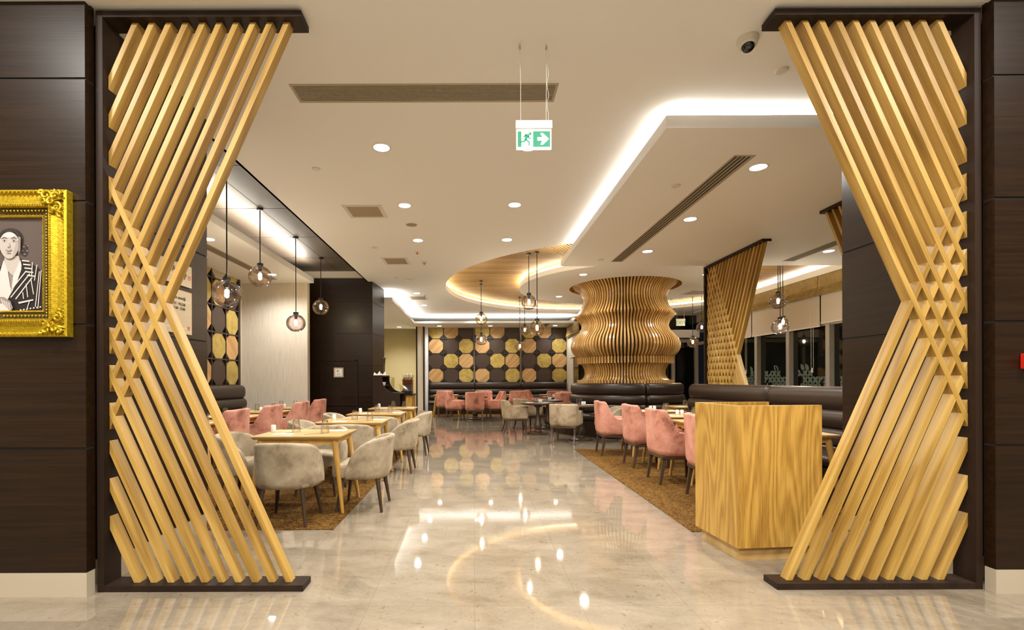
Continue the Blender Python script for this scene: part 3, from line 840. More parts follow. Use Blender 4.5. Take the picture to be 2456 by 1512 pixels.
rounds = [
 (1.54, 11.60, 0, 'dark round pedestal table, front one between beige armchairs', 'front dark round table', 2),
 (1.98, 12.95, 0, 'dark round pedestal table standing behind the front round table', 'second dark round table', 2),
 (2.31, 10.42, 0, 'dark round pedestal table in front of the column sofa', 'round table by column sofa', 2),
 (.03, 15.95, 0, 'dark round pedestal table ringed by pink armchairs at the far end', 'far round table', 1),
 (2.50, 15.35, 0, 'small dark round pedestal table far left of the column', 'small far round table', 1)]
for x, y, rz, z, lab, sh, n in oaks: place('oak', make_oak_table, lab, (x, y, z), rz)
for x, y, rz, lab, sh, n in rounds: place('round', make_round_table(), lab, (x, y, 0), rz)

# ---- tableware
def make_tumbler():
    t = thing('tumbler', '', 'glass')
    MB().lathe([(.043, .0), (.041, .06), (.030, .128), (.0295, .132)], 20, cap=False).build('bowl', 'tumbler', t, smooth=True)
    MB().lathe([(.0285, .118), (.0295, .133), (.0001, .133)], 20).build('thick_base', 'tumbler', t, smooth='auto')
    return t
def make_shaker():
    t = thing('salt_shaker', '', 'shaker')
    bd = MB().lathe([(.024, 0), (.027, .004), (.026, .07), (.022, .078), (.0001, .079)], 18).build('body', 'porcelain', t, smooth='auto')
    mb = MB()
    for i in range(3): mb.lathe([(.0015, .0792), (.0001, .0796)], 6, (.007*math.cos(i*2.1), .007*math.sin(i*2.1), 0))
    mb.build('holes', 'ink', bd); return t
def make_napkin():
    o = MB(); 
    vs = []; nx, ny = 8, 6
    for j in range(ny+1):
        for i in range(nx+1):
            vs.append((-.09+.18*i/nx, -.055+.11*j/ny, .004+.003*math.sin(i*1.3)*math.cos(j*1.7)))
    fs = [(j*(nx+1)+i, j*(nx+1)+i+1, (j+1)*(nx+1)+i+1, (j+1)*(nx+1)+i) for j in range(ny) for i in range(nx)]
    b = [(x, y, 0) for x, y, z in vs]; k = len(vs)
    o.add(vs, fs); o.add(b, fs)
    def idx(i, j): return j*(nx+1)+i
    ring = [idx(i, 0) for i in range(nx+1)]+[idx(nx, j) for j in range(1, ny+1)]+[idx(i, ny) for i in range(nx-1, -1, -1)]+[idx(0, j) for j in range(ny-1, 0, -1)]
    o.f += [(ring[q], ring[(q+1) % len(ring)], ring[(q+1) % len(ring)]+k, ring[q]+k) for q in range(len(ring))]; o.m += [0]*len(ring)
    o = o.build('folded_napkin', 'napkin', smooth='auto'); return tag(o, '', 'napkin')
def make_fork():
    mb = MB(); mb.box(-.003, .003, -.09, .02, 0, .002); mb.box(-.010, .010, .02, .045, 0, .003)
    for i in range(4): mb.box(-.010+i*.006, -.0075+i*.006, .045, .085, 0, .003)
    return tag(mb.build('fork', 'steel'), '', 'fork')
def make_knife():
    mb = MB(); mb.box(-.0045, .0045, -.10, .0, 0, .004); mb.prism([(-.007, 0), (.007, 0), (.007, .09), (-.004, .11), (-.007, .1)], 0, .002, 'z')
    return tag(mb.build('knife', 'steel'), '', 'knife')
for ti, (x, y, rz, z, lab, sh, n) in enumerate(oaks+[(a, b, c, 0, d, e, f) for a, b, c, d, e, f in rounds]):
    zt = z+.7605; rd = ti >= len(oaks); k = .62 if rd else 1
    if rd and n == 0: continue
    if ti == 0: sp = [(-.38, .06), None, (-.14, .07), (.20, -.04), (-.20, -.13), (.27, .20)]
    elif x < -1.3 and x > -2: sp = [(-.30, .06), None, (-.02, .08), (.22, -.05), (-.16, -.16), (.30, .12)]
    elif x > 2.6 and not rd and y < 9: sp = [(-.02, .06), (.05, .06), (.20, -.02), (.27, .07), (-.18, -.12), (.30, -.12)]
    elif rd: sp = [(.05, -.10), (.12, -.10), (-.10, -.05), (.02, .06), (-.33, -.02), (.33, .12)]
    else: sp = [(.0, -.06), (.07, -.06), (-.10, .02), (.16, .10), (-.25, -.16), (.28, -.16)]
    g = f'table setting on the {sh}'
    def at(p): return (x+p[0]*k, y+p[1]*k, zt)
    if sp[0]: place('shaker', make_shaker, f'white ceramic salt shaker on the {sh}' + (', left of two' if sp[1] and n > 1 else ''), at(sp[0]), 0)
    if sp[1] and n > 1: place('shaker', make_shaker, f'white ceramic salt shaker on the {sh}, right of two', at(sp[1]), 0)
    place('tumbler', make_tumbler, f'upturned clear glass tumbler on the {sh}, left one', at(sp[2]), 0)
    if n: place('tumbler', make_tumbler, f'upturned clear glass tumbler on the {sh}, right one', at(sp[3]), 0)
    place('napkin', make_napkin, f'folded white napkin on the {sh}, left one', at(sp[4]), .1)
    if n: place('napkin', make_napkin, f'folded white napkin on the {sh}, right one', at(sp[5]), -.1)
    if ti < 2 or ti in (8, 9, 10):
        fx, fy, fz = at(sp[4]); place('fork', make_fork, f'steel fork lying on the left napkin of the {sh}', (fx+.01, fy, fz+.0075), -1.1)
        kx, ky, kz = at((sp[3][0]-.08, sp[3][1]-.10)); place('knife', make_knife, f'steel knife lying on the {sh}', (kx, ky, kz+.0005), -1.0)

# ------------------------------------------------------------------ downlights
SPOT_P = 175
def make_down():
    t = thing('downlight', '', 'ceiling light')
    MB().lathe([(.078, 0), (.092, -.004), (.095, 0)], 28, cap=False).build('trim_ring', 'plastic', t, smooth=True)
    MB().lathe([(.078, -.001), (.05, -.003), (.0001, -.004)], 28, cap=False).build('diffuser', 'lampwhite', t, smooth=True)
    return t
downs = [
 (-.92, 4.81, CEIL, 1, 'round recessed downlight, largest and nearest on the left of the main ceiling'),
 (-.92, 6.41, CEIL, 1, 'round recessed downlight right of the first square ceiling grille'),
 (-.93, 8.02, CEIL, 1, 'round recessed downlight, third in the left line of the main ceiling'),
 (.555, 4.81, CEIL, 1, 'round recessed downlight shining from behind the hanging green exit sign'),
 (.55, 6.40, CEIL, 1, 'round recessed downlight below the green exit sign in view'),
 (.555, 8.00, CEIL, 1, 'round recessed downlight just before the slatted ceiling recess, middle line'),
 (-1.53, 12.9, CEIL, .7, 'small far downlight beside the smoke detector near the pier'),
 (-1.56, 15.0, CEIL, .7, 'small far downlight, second beyond the pier'),
 (-1.58, 17.0, CEIL, .5, 'small far downlight nearest the far left cove corner'),
 (.10, 17.0, CEIL, .6, 'small far downlight above the far cove, middle'),
 (-1.32, 18.3, 3.37, .5, 'downlight over the far octagon wall, left'),
 (.63, 18.3, 3.37, .5, 'downlight over the far octagon wall, middle'),
 (3.10, 18.3, 3.37, .5, 'downlight over the far octagon wall, right'),
 (2.90, 4.88, 3.47, 1, 'downlight on the right dropped ceiling panel, nearest the viewer'),
 (2.92, 6.46, 3.47, 1, 'downlight on the right dropped ceiling panel, middle of its line'),
 (2.93, 8.08, 3.47, 1, 'downlight on the right dropped ceiling panel, farthest of its line'),
 (6.00, 8.10, 3.47, 1, 'downlight seen beside the partly hidden slatted screen at far right'),
 (-3.3, 14.6, 3.37, 2.0, 'added downlight brightening the pantry, out of sight behind the dark pier'),  # added behind the pier to lift the dark pantry
 (-2.9, 18.6, 3.37, 1.6, 'added downlight brightening the yellow pantry wall'),  # second added lamp, brightens the pantry's back wall
 (6.00, 6.30, 3.47, 1, 'downlight above the window side, hidden behind the right wall'),
 (-4.03, 7.30, 3.47, 1, 'downlight on the left dropped panel, at the edge of the wood wall'),
 (-4.10, 9.75, 3.47, 1, 'downlight on the left dropped panel, beside the glass globe'),
 (-4.03, 4.85, 3.47, 1, 'downlight on the left dropped panel, nearest, hidden by the slats'),
 (2.44, 10.68, CEIL, .8, 'downlight on the round ceiling disc, front left of the column'),
 (2.40, 13.50, CEIL, .8, 'downlight on the round ceiling disc, rear left of the column'),
 (5.25, 13.55, CEIL, .8, 'downlight on the round ceiling disc, rear right of the column'),
 (5.20, 10.70, CEIL, .8, 'downlight on the round ceiling disc, front right of the column')]
for x, y, z, k, lab in downs:
    place('down', make_down, lab, (x, y, z))
    l = bpy.data.lights.new('downlight_beam', 'SPOT'); l.energy = SPOT_P*k; l.spot_size = math.radians(150); l.spot_blend = .8
    l.shadow_soft_size = .07; l.color = WHITE
    o = bpy.data.objects.new('downlight_beam', l); COL.objects.link(o); o.location = (x, y, z-.02)

# ------------------------------------------------------------------ pendants
def make_pendant(label, x, y, zc, zr, glass, R=.16):
    t = thing('pendant_lamp', label, 'lamp', (x, y, zc))
    MB().lathe([(.045, 0), (.045, -.03), (.0001, -.032)], 18).build('canopy', 'black', t, smooth='auto')
    d = zr-zc
    MB().tube((0, 0, -.02), (0, 0, d+R-.02), .008, .008, 8).build('rod', 'black', t)
    so = MB().lathe([(.0001, d+R+.03), (.045, d+R+.03), (.045, d+R-.005), (.03, d+R-.02), (.02, d+.07), (.0001, d+.07)], 16).build('socket', 'black', t, smooth='auto')
    pr = [(max(.03, R*math.sin(PI*j/22)), d+R*.97*math.cos(PI*j/22)) for j in range(1, 20)]
    MB().lathe(pr, 32, cap=False).build('globe', glass, t, smooth=True)
    MB().sphere((0, 0, d+.02), .026, 14, sz=1.4).build('bulb', 'bulb', so, smooth=True)
ps = [
 (-2.96, 5.75, 3.88, 2.36, 'g_smoke', 'smoky glass globe pendant half hidden by the left wood wall'),
 (-3.18, 7.14, 3.88, 2.865, 'g_rose', 'rosy glass globe pendant, largest, in front of the left octagon wall'),
 (-3.18, 8.57, 3.88, 2.34, 'g_smoke', 'smoky glass globe pendant hanging low before the papered wall'),
 (-3.19, 10.0, 3.88, 2.84, 'g_amber', 'amber tinted glass globe pendant in front of the dark pier'),
 (.19, 12.30, 3.87, 2.87, 'g_amber', 'amber glass globe pendant, upper of the left pair in the centre'),
 (.195, 12.75, 3.87, 2.38, 'g_smoke', 'smoky glass globe pendant, lower of the left pair in the centre'),
 (1.115, 9.69, 3.87, 2.875, 'g_smoke', 'smoky glass globe pendant, highest of the centre cluster'),
 (1.26, 9.55, 3.87, 2.34, 'g_amber', 'large amber glass globe pendant, nearest of the centre cluster'),
 (1.56, 14.7, 3.87, 2.83, 'g_smoke', 'small smoky glass globe pendant beside the large amber globe'),
 (1.42, 14.8, 3.87, 2.34, 'g_amber', 'small amber glass globe pendant, lowest of the centre cluster'),
 (6.30, 13.8, 3.87, 2.37, 'g_amber', 'amber glass globe pendant between the column and the slatted screen'),
 (6.75, 14.2, 3.87, 2.84, 'g_smoke', 'purple smoky globe pendant half hidden by the screen post'),
 (6.03, 9.50, 3.87, 2.85, 'g_smoke', 'smoky glass globe pendant before the gold window blind, upper'),
 (5.98, 9.36, 3.87, 2.33, 'g_clear', 'clear glass globe pendant before the windows, lower'),
 (6.35, 9.85, 3.87, 2.47, 'g_amber', 'small amber globe pendant behind the clear globe by the windows')]
for x, y, zc, zr, g, lab in ps: make_pendant(lab, x, y, zc, zr, g, .165 if x < -2 else (.10 if x == 6.35 else .157))

# ------------------------------------------------------------------ ceiling fittings
def linear_vent(label, x0, x1, y0, y1, z, n, along='x', fm='vent'):
    t = thing('air_vent', label, 'vent', (0, 0, 0)); fr = .02
    mb = MB()
    for a in ((x0-fr, x1+fr, y0-fr, y0), (x0-fr, x1+fr, y1, y1+fr), (x0-fr, x0, y0, y1), (x1, x1+fr, y0, y1)): mb.box(*a, z-.004, z)
    mb.build('frame', fm, t)
    MB().box(x0, x1, y0, y1, z-.001, z).build('backing', 'vent_dark', t)
    mb = MB()
    for i in range(n):
        if along == 'x':
            p = (y1-y0)/n; mb.box(x0, x1, y0+p*i+p*.48, y0+p*i+p*.95, z-.0045, z-.001)
        else:
            p = (x1-x0)/n; mb.box(x0+p*i+p*.62, x0+p*i+p*.95, y0, y1, z-.0045, z-.001)
    mb.build('louvres', fm, t)
linear_vent('long rectangular louvred air vent across the main ceiling', -1.43, .655, 3.79, 4.0, CEIL, 12)
linear_vent('long diagonal-looking slot vent on the right dropped panel', 2.53, 2.70, 4.63, 8.75, 3.47, 4, 'y')
linear_vent('dark slot vent on the left dropped panel above octagon wall', -4.36, -4.20, 5.0, 10.2, 3.47, 4, 'y')
linear_vent('dark slot vent on the right panel between the two depth screens', 5.66, 5.84, 6.0, 8.75, 3.47, 4, 'y')
linear_vent('small slot vent in the far ceiling near the rightmost downlight', 2.55, 2.80, 17.7, 18.6, 3.37, 3, 'y')
def grille(label, x0, x1, y0, y1, z):
    t = thing('ceiling_grille', label, 'grille'); mb = MB(); fr = .05
    for a in ((x0-fr, x1+fr, y0-fr, y0), (x0-fr, x1+fr, y1, y1+fr), (x0-fr, x0, y0, y1), (x1, x1+fr, y0, y1)): mb.box(*a, z-.006, z)
    mb.build('frame', 'plastic', t); MB().box(x0, x1, y0, y1, z-.003, z).build('mesh_panel', 'vent_grey', t)
grille('square return air grille with beige mesh, nearer one', -1.71, -1.28, 6.43, 6.83, CEIL)
grille('square return air grille with beige mesh, second one', -1.72, -1.32, 9.17, 9.63, CEIL)
grille('square return air grille far ahead near the cove', -1.78, -1.36, 13.4, 13.9, CEIL)
grille('beige ceiling grille right of the timber column', 5.75, 6.35, 12.6, 13.2, CEIL)
def disc(label, name, cat, x, y, z, r, m='plastic', h=.012):
    t = thing(name, label, cat, (x, y, z))
    MB().lathe([(r, 0), (r, -h*.6), (r*.9, -h), (.0001, -h)], 24).build('rim', 'plastic', t, smooth='auto')
    MB().lathe([(r*.84, -h), (r*.8, -h-.002), (.0001, -h-.003)], 24).build('face', m, t, smooth='auto')
disc('round ceiling speaker between the two square grilles', 'ceiling_speaker', 'speaker', -.93, 7.2, CEIL, .095, 'vent_grey', .004)
disc('round ceiling speaker ahead of the pier', 'ceiling_speaker', 'speaker', -1.50, 11.15, CEIL, .12, 'plastic', .006)
disc('flat round sprinkler cover near the long vent, left', 'sprinkler_cover', 'sprinkler', -1.73, 5.28, CEIL, .045)
disc('flat round sprinkler cover left of the round speaker', 'sprinkler_cover', 'sprinkler', -1.74, 8.42, CEIL, .05)
disc('flat round sprinkler cover near the pier top', 'sprinkler_cover', 'sprinkler', -1.74, 10.95, CEIL, .05)
disc('flat round sprinkler cover on the right panel beside the slot vent', 'sprinkler_cover', 'sprinkler', 2.25, 5.33, 3.47, .05)
disc('flat round sprinkler cover at the far corner of the right panel', 'sprinkler_cover', 'sprinkler', 2.28, 8.6, 3.47, .05)
disc('faint round cover plate on the ceiling below the camera dome', 'cover_plate', 'cover', 2.33, 3.62, CEIL, .045)
for lab, x, y in (('smoke detector right of the second square grille', -.97, 9.45), ('smoke detector near the far grille', -1.36, 13.15)):
    t = thing('smoke_detector', lab, 'detector', (x, y, CEIL))
    MB().lathe([(.055, 0), (.055, -.02), (.04, -.03), (.0001, -.03)], 20).build('housing', 'plastic', t, smooth='auto')
    MB().lathe([(.028, -.03), (.022, -.055), (.0001, -.055)], 16).build('sensor', 'vent_grey', t, smooth='auto')
t = thing('alarm_beacon', 'small ceiling beacon with red tip beside the smoke detector', 'alarm', (-1.03, 8.75, CEIL))
MB().lathe([(.04, 0), (.04, -.008), (.0001, -.008)], 16).build('plate', 'plastic', t, smooth='auto')
MB().lathe([(.012, -.008), (.012, -.04), (.0001, -.042)], 12).build('red_tip', 'red', t, smooth='auto')
# dome camera
t = thing('dome_camera', 'white security camera dome with dark lens on the ceiling at upper right', 'camera', (1.88, 3.28, CEIL))
MB().lathe([(.068, 0), (.070, -.02), (.062, -.035), (.0001, -.035)], 28).build('base', 'plastic', t, smooth='auto')
o = MB().lathe([(.060, .01), (.060, -.028), (.044, -.05), (.040, -.05)], 28, cap=False).build('housing', 'plastic', t, smooth=True)
o.location = (0, 0, -.02); o.rotation_euler = (-.25, .12, 0)
o2 = MB().lathe([(.043*math.cos(PI/2*j/8)+1e-4, -.040*math.sin(PI/2*j/8)) for j in range(9)], 24, cap=False).build('lens_dome', 'glassn', t, smooth=True)
o2.location = (-.005, -.012, -.062); o2.rotation_euler = (-.25, .12, 0)
# green exit sign
t = thing('exit_sign', 'hanging green running-man exit sign with right arrow', 'sign', (.42, 3.325, 3.11))
MB().box(-.127, .127, -.02, .02, -.058, 0).build('housing', 'plastic', t, bevel=.004)
MB().box(-.122, .122, -.006, .006, -.198, -.058).build('light_panel', 'signwhite', t, bevel=.004)
y = -.0075
gf = MB().box(-.112, .112, y, y+.002, -.180, -.072).build('green_field', 'green', t)
mb = MB(); mb.prism([(-.086, -.180), (-.006, -.180), (-.006, -.072), (-.086, -.072)], y-.001, y, 'y'); 
mb.prism([(.024, -.138), (.058, -.138), (.044, -.166), (.062, -.166), (.104, -.126), (.062, -.086), (.044, -.086), (.058, -.114), (.024, -.114)], y-.002, y-.001, 'y')
mb.build('white_symbols', 'signwhite', gf)
mb = MB(); q0, q1 = y-.003, y-.001
hd = [(-.026+.010*math.cos(a*PI/6), -.090+.010*math.sin(a*PI/6)) for a in range(12)]
mb.prism(hd, q0, q1, 'y')
mb.prism([(-.058, -.092), (-.034, -.094), (-.034, -.108), (-.050, -.130), (-.064, -.122)], q0, q1, 'y')
mb.prism([(-.058, -.092), (-.074, -.112), (-.068, -.116), (-.052, -.100)], q0, q1, 'y')
mb.prism([(-.038, -.100), (-.030, -.118), (-.020, -.122), (-.022, -.128), (-.036, -.124), (-.044, -.108)], q0, q1, 'y')
mb.prism([(-.064, -.122), (-.070, -.140), (-.098, -.140), (-.098, -.148), (-.064, -.148), (-.052, -.130)], q0, q1, 'y')
mb.prism([(-.056, -.126), (-.030, -.144), (-.030, -.172), (-.038, -.172), (-.038, -.148), (-.060, -.134)], q0, q1, 'y')
mb.build('running_man', 'green', gf)
for nm, xs in (('wire', (-.09,)), ('wire', (.085,))):
    for x in xs:
        mb = MB(); mb.path([(x, 0, 0), (x*1.02+.002, 0, .25), (x*1.05, 0, .50)], .0018); mb.build('wire', 'plastic', t)
        MB().lathe([(.009, .50), (.009, .503), (.004, .53), (.0001, .54)], 10, (x*1.05, 0, 0)).build('hook', 'steel', t)
mb = MB(); mb.path([(.098+.006*math.sin(k*1.9), .004*math.cos(k*2.3), k*.045) for k in range(12)], .0016); mb.build('power_cord', 'plastic', t)
# far EXIT sign
t = thing('exit_sign', 'small white hanging sign reading EXIT right of the column', 'sign', (6.23, 14.45, 3.13))
MB().box(-.135, .135, -.02, .02, -.04, 0).build('housing', 'plastic', t)
MB().box(-.13, .13, -.01, .01, -.21, -.04).build('light_panel', 'plastic', t)
text('EXIT', .15, (0, -.0115, -.125), (PI/2, 0, 0), 'green', t)
for x in (-.11, .11): MB().tube((x, 0, 0), (x, 0, .73), .003, .003, 6).build('wire', 'plastic', t)

# ------------------------------------------------------------------ windows right + far
XW = 7.9
panes = [3.3+i*1.345 for i in range(11)]
mul = [13.26+1.345*k for k in range(-7, 3)]
for i, (a, b) in enumerate(zip(mul[:-1], mul[1:])):
    if b > 16.9: b = 16.9
    o = struct(MB().box(XW, XW+.02, a, b, .25, 3.5).build(f'window_{i+1}', 'glassn'))
    mb = MB(); mb.box(XW-.11, XW, a-.06, a+.06, 0, 3.5)
    struct(mb.build('window_frame', 'alu', o))
mb = MB(); mb.box(XW-.10, XW+.02, 3.5, 16.95, 0, .25); mb.box(XW-.09, XW+.02, 3.5, 16.95, 2.50, 2.60)
mb.box(XW-.03, XW+.12, 3.0, 17.0, 3.3, 3.95); struct(mb.build('wall_window_side', 'alu'))
struct(MB().box(XCUT-.02, 7.98, 9.12, 17.0, CEIL-.03, CEIL+.11).build('trim_5', 'white'))
struct(MB().box(3.4, 8.0, 3.0, 3.15, 0, 3.65).build('wall_near_right', 'cream'))
def petals(mb, cx, cz, r, plane, axis, skip=()):
    for q in range(4):
        if q in skip: continue
        a0 = q*PI/2+PI/4; pl = []
        for s_ in (1, -1):
            for j in range(7):
                t = j/6 if s_ > 0 else 1-j/6
                d = r*t*1.30; wdt = s_*r*.42*math.sin(PI*t)
                pl.append((cx+d*math.cos(a0)-wdt*math.sin(a0), cz+d*math.sin(a0)+wdt*math.cos(a0)))
        mb.prism(pl, plane, plane+.002, axis)
def frosted(name, lo, hi, plane, axis, lab, seed):
    rnd = random.Random(seed); mb = MB(); step = .17; n = int((hi-lo)/step)
    for i in range(n):
        top = rnd.choice((6, 7, 7))
        for k in range(top):
            if rnd.random() < .18: continue
            petals(mb, lo+(i+.5)*step, 0.48+k*step*.95, .085, plane, axis, skip=(rnd.randrange(4),) if rnd.random() < .35 else ())
    for i in range(2):
        cx = lo+rnd.uniform(.2, .8)*(hi-lo); cz = 1.58; pl = []
        for s_ in (1, -1):
            for j in range(8):
                t = j/7 if s_ > 0 else 1-j/7
                d = .22*t-.11; wd = s_*.055*math.sin(PI*t); aa = 1.0
                pl.append((cx+d*math.cos(aa)-wd*math.sin(aa), cz+d*math.sin(aa)+wd*math.cos(aa)))
        mb.prism(pl, plane, plane+.002, axis)
    for i in range(9):
        x = lo+.1+(hi-lo-.2)*i/8
        pts = [(x+.02*math.sin(j*1.7+i), j*.08+.3) for j in range(6)]
        for p, q in zip(pts[:-1], pts[1:]):
            mb.prism([(p[0]-.006, p[1]), (p[0]+.006, p[1]), (q[0]+.006, q[1]), (q[0]-.006, q[1])], plane, plane+.002, axis)
    o = mb.build('frosted_decal', 'frost'); tag(o, lab, 'window decal')
seen = ['in the hidden nearest window', 'in the window nearest the dark wood wall', 'in the window nearer the viewer of the middle pair', 'in the window behind the clear globe', 'in the window just right of the far slatted screen']
for i, k in enumerate((3, 4, 5, 6, 7)):
    if k+1 < len(mul): frosted('frosted_decal', mul[k]+.1, mul[k+1]-.1, XW-.004, 'x', f'frosted petal pattern film on glass {seen[i]}', i)
# blinds
for i, (a, b, lab) in enumerate(((8.10, 10.74, 'nearest the dark wall'), (10.76, 13.40, 'behind the pair of globes'), (13.42, 16.2, 'behind the far slatted screen'))):
    t = thing('roman_blind', f'gathered gold fabric roman blind over the side windows, {lab}', 'blind', (7.74, 0, 0))
    mb = MB(); prof_ = [(0, 3.64), (-.03, 3.60), (-.035, 3.36), (-.06, 3.33), (-.04, 3.31), (-.07, 3.27), (-.05, 3.25), (-.08, 3.20), (-.05, 3.17), (.0, 3.18)]
    mb.prism(prof_, a, b, 'y'); mb.build('fabric', 'goldblind', t)
    t = thing('roller_blind', f'white roller blind half lowered over the side windows, {lab}', 'blind', (7.77, 0, 0))
    zb = 2.56 if i == 0 else 2.50
    MB().box(-.002, .002, a+.01, b-.01, zb, 3.4).build('fabric', 'roller', t)
    MB().box(-.008, .008, a+.01, b-.01, zb-.02, zb+.01).build('bottom_bar', 'plastic', t)
    mb = MB(); mb.path([(-.05, a+.15, 3.2), (-.05, a+.15, 1.55)], .004); mb.path([(-.05, a+.22, 3.2), (-.05, a+.22, 1.55)], .004)
    mb.box(-.06, -.04, a+.165, a+.205, 1.45, 1.56); mb.build('chain', 'plastic', t)
# far windows behind the column
YF = 16.95
o = struct(MB().box(3.7, 7.9, YF, YF+.02, .1, 3.6).build('window_20', 'glassn'))
mb = MB()
for x in (4.2, 5.6, 7.02, 7.84): mb.box(x-.05, x+.05, YF-.09, YF, 0, 2.60)
mb.box(3.7, 7.9, YF-.08, YF, 2.60, 2.72); mb.box(3.7, 7.9, YF-.03, YF, 3.56, 3.66); mb.box(3.7, 7.9, YF-.1, YF+.05, 0, .12)
struct(mb.build('window_frame', 'alu', o))
struct(MB().box(3.7, 7.9, YF-.16, YF-.04, 2.76, 3.04).build('trim_6', 'white'))
mb = MB(); mb.box(3.7, 7.9, YF-.17, YF-.02, 2.73, 2.757); struct(mb.build('trim_7', 'black'))
frosted('frosted_decal', 5.66, 6.96, YF-.004, 'y', 'frosted petal pattern film on the glass seen between column sofa and right sofa', 11)
t = thing('roman_blind', 'gold fabric roman blind between the far octagon wall and the column', 'blind', (3.64, 0, 0))
mb = MB(); mb.prism([(0, 3.36), (-.04, 3.30), (-.05, 3.10), (-.08, 3.06), (-.06, 3.03), (-.09, 2.98), (-.05, 2.93), (0, 2.95)], 16.6, 18.6, 'y'); mb.build('fabric', 'goldblind', t)
t = thing('roller_blind', 'white roller blind under the far gold blind left of the column', 'blind', (3.65, 0, 0))
MB().box(-.003, .003, 16.7, 18.2, 2.15, 3.0).build('fabric', 'roller', t); MB().box(-.01, .01, 16.7, 18.2, 2.13, 2.16).build('bottom_bar', 'plastic', t)
struct(MB().box(3.68, 3.70, 16.9, 17.75, .1, 3.5).build('window_21', 'glassn'))

# ------------------------------------------------------------------ signs on the inner left wall
def board(label, y0, y1, z0, z1):
    t = thing('wall_sign', label, 'sign', (-2.372, 0, 0)); MB().box(-.004, .008, y0, y1, z0, z1).build('board', 'pale_board', t, bevel=.001); return t
RX = (PI/2, 0, PI/2)
t = board('pale wood sign board behind the slats, upper, with raised lettering and red seal', 3.45, 4.02, 2.09, 2.267)
text('II', .07, (.0095, 3.66, 2.205), RX, 'ink', t); text('AR', .07, (.0095, 3.80, 2.205), RX, 'ink', t)
text('BRI', .035, (.0095, 3.78, 2.135), RX, 'ink', t)
MB().box(.008, .009, 3.50, 3.86, 2.158, 2.162).build('rule', 'porcelain', t)
mb = MB()
for p in (((3.925, 2.205), (3.94, 2.19), (3.92, 2.165)), ((3.905, 2.185), (3.945, 2.18)), ((3.93, 2.17), (3.915, 2.145))):
    mb.path([(.0095, a, b) for a, b in p], .003)
mb.build('brush_mark', 'ink', t)
def seal(t, y, z, s):
    mb = MB(); 
    for a, b, c, d in ((-s, s, s-.004, s), (-s, s, -s, -s+.004), (-s, -s+.004, -s, s), (s-.004, s, -s, s), (-s*.5, s*.5, -.003, .003), (-.003, .003, -s*.6, s*.6), (-s*.5, s*.5, s*.35, s*.55)):
        mb.box(.008, .0095, y+a, y+b, z+c, z+d)
    mb.build('red_seal', 'stamp', t)
seal(t, 3.985, 2.17, .018)
t = board('pale wood opening hours board behind the slats, lower one', 3.39, 4.02, 1.70, 2.05)
text('akşam yemeği', .034, (.0095, 3.83, 1.985), RX, 'ink', t)
text('PZT - PAZAR', .030, (.0095, 3.845, 1.935), RX, 'ink', t); text('17:00 - 22:00', .030, (.0095, 3.845, 1.90), RX, 'ink', t)
mb = MB(); mb.box(.008, .009, 3.62, 4.0, 1.960, 1.963); mb.box(.008, .009, 3.45, 3.95, 1.745, 1.748); mb.build('rule', 'porcelain', t)
seal(t, 3.975, 1.75, .016)
# notice on the pier door
t = thing('notice', 'small framed paper notice on the dark pier', 'notice', (-3.20, 11.33, 1.50))
MB().box(-.115, .115, 0, .01, -.115, .115).build('frame', 'pale_board', t); MB().box(-.083, .083, -.002, 0, -.085, .085).build('paper', 'napkin', t)
mb = MB(); mb.box(-.04, -.005, -.003, -.002, .01, .06); mb.box(.008, .022, -.003, -.002, .03, .045)
for k in range(3): mb.box(-.04, .04, -.003, -.002, -.03-k*.018, -.024-k*.018)
mb.build('print', 'vent_grey', t)
# red fire boxes
t = thing('fire_alarm_box', 'red fire alarm box on the dark wall at the right picture edge', 'alarm', (3.285+.11, 2.895, 1.42))
MB().box(-.06, .06, -.02, .035, -.047, .047).build('housing', 'red', t, bevel=.006); MB().box(-.035, .035, -.023, -.02, -.02, .02).build('plate', 'red', t)
t = thing('fire_alarm_light', 'small red wall beacon glimpsed between the right screen slats', 'alarm', (3.235, 3.68, 2.24))
MB().box(-.02, .016, -.04, .04, -.05, .05).build('housing', 'red', t, bevel=.005)

# ------------------------------------------------------------------ console and pantry
t = thing('service_console', 'dark wood service console with curved cut-away sides beside the pier', 'console', (0, 0, 0))
def cprof(x0, x1, xs):
    pl = [(x0, 0), (x1, 0), (x1, 1.04)]
    pl += [(xs+(x1-.10-xs)*(1-math.sin(a)), 1.04+.30*(1-math.cos(a))) for a in [PI/2*i/8 for i in range(9)]]
    return pl+[(xs, 1.42), (x0, 1.42)]
cp = cprof(-2.17, -1.60, -1.98)
for y0 in (10.3, 11.2):
    MB().prism(cp, y0, y0+.035, 'y').build('side_panel', 'wenge_post', t)
MB().box(-2.17, -1.97, 10.335, 11.2, 1.39, 1.42).build('top', 'wenge_post', t)
MB().box(-2.17, -2.14, 10.335, 11.2, .0, 1.39).build('back_panel', 'wenge_post', t)
MB().box(-2.14, -1.62, 10.335, 11.2, 1.0, 1.03).build('worktop', 'wenge_post', t)
MB().box(-2.14, -1.98, 10.335, 11.2, 1.18, 1.2).build('shelf', 'wenge_post', t)
MB().box(-1.65, -1.62, 10.335, 11.2, .05, .55).build('drawer', 'wenge_post', t)
def make_cup():
    o = MB().lathe([(.02, 0), (.028, .05), (.030, .07), (.026, .07), (.018, .008)], 12, cap=False).build('cup', 'porcelain', smooth=True); return tag(o, '', 'cup')
for i in range(5): place('cup', make_cup, 'small white cup in the console shelf by the pier', (-2.03, 10.42+i*.11, 1.2), 0, 'cups on the console shelf')
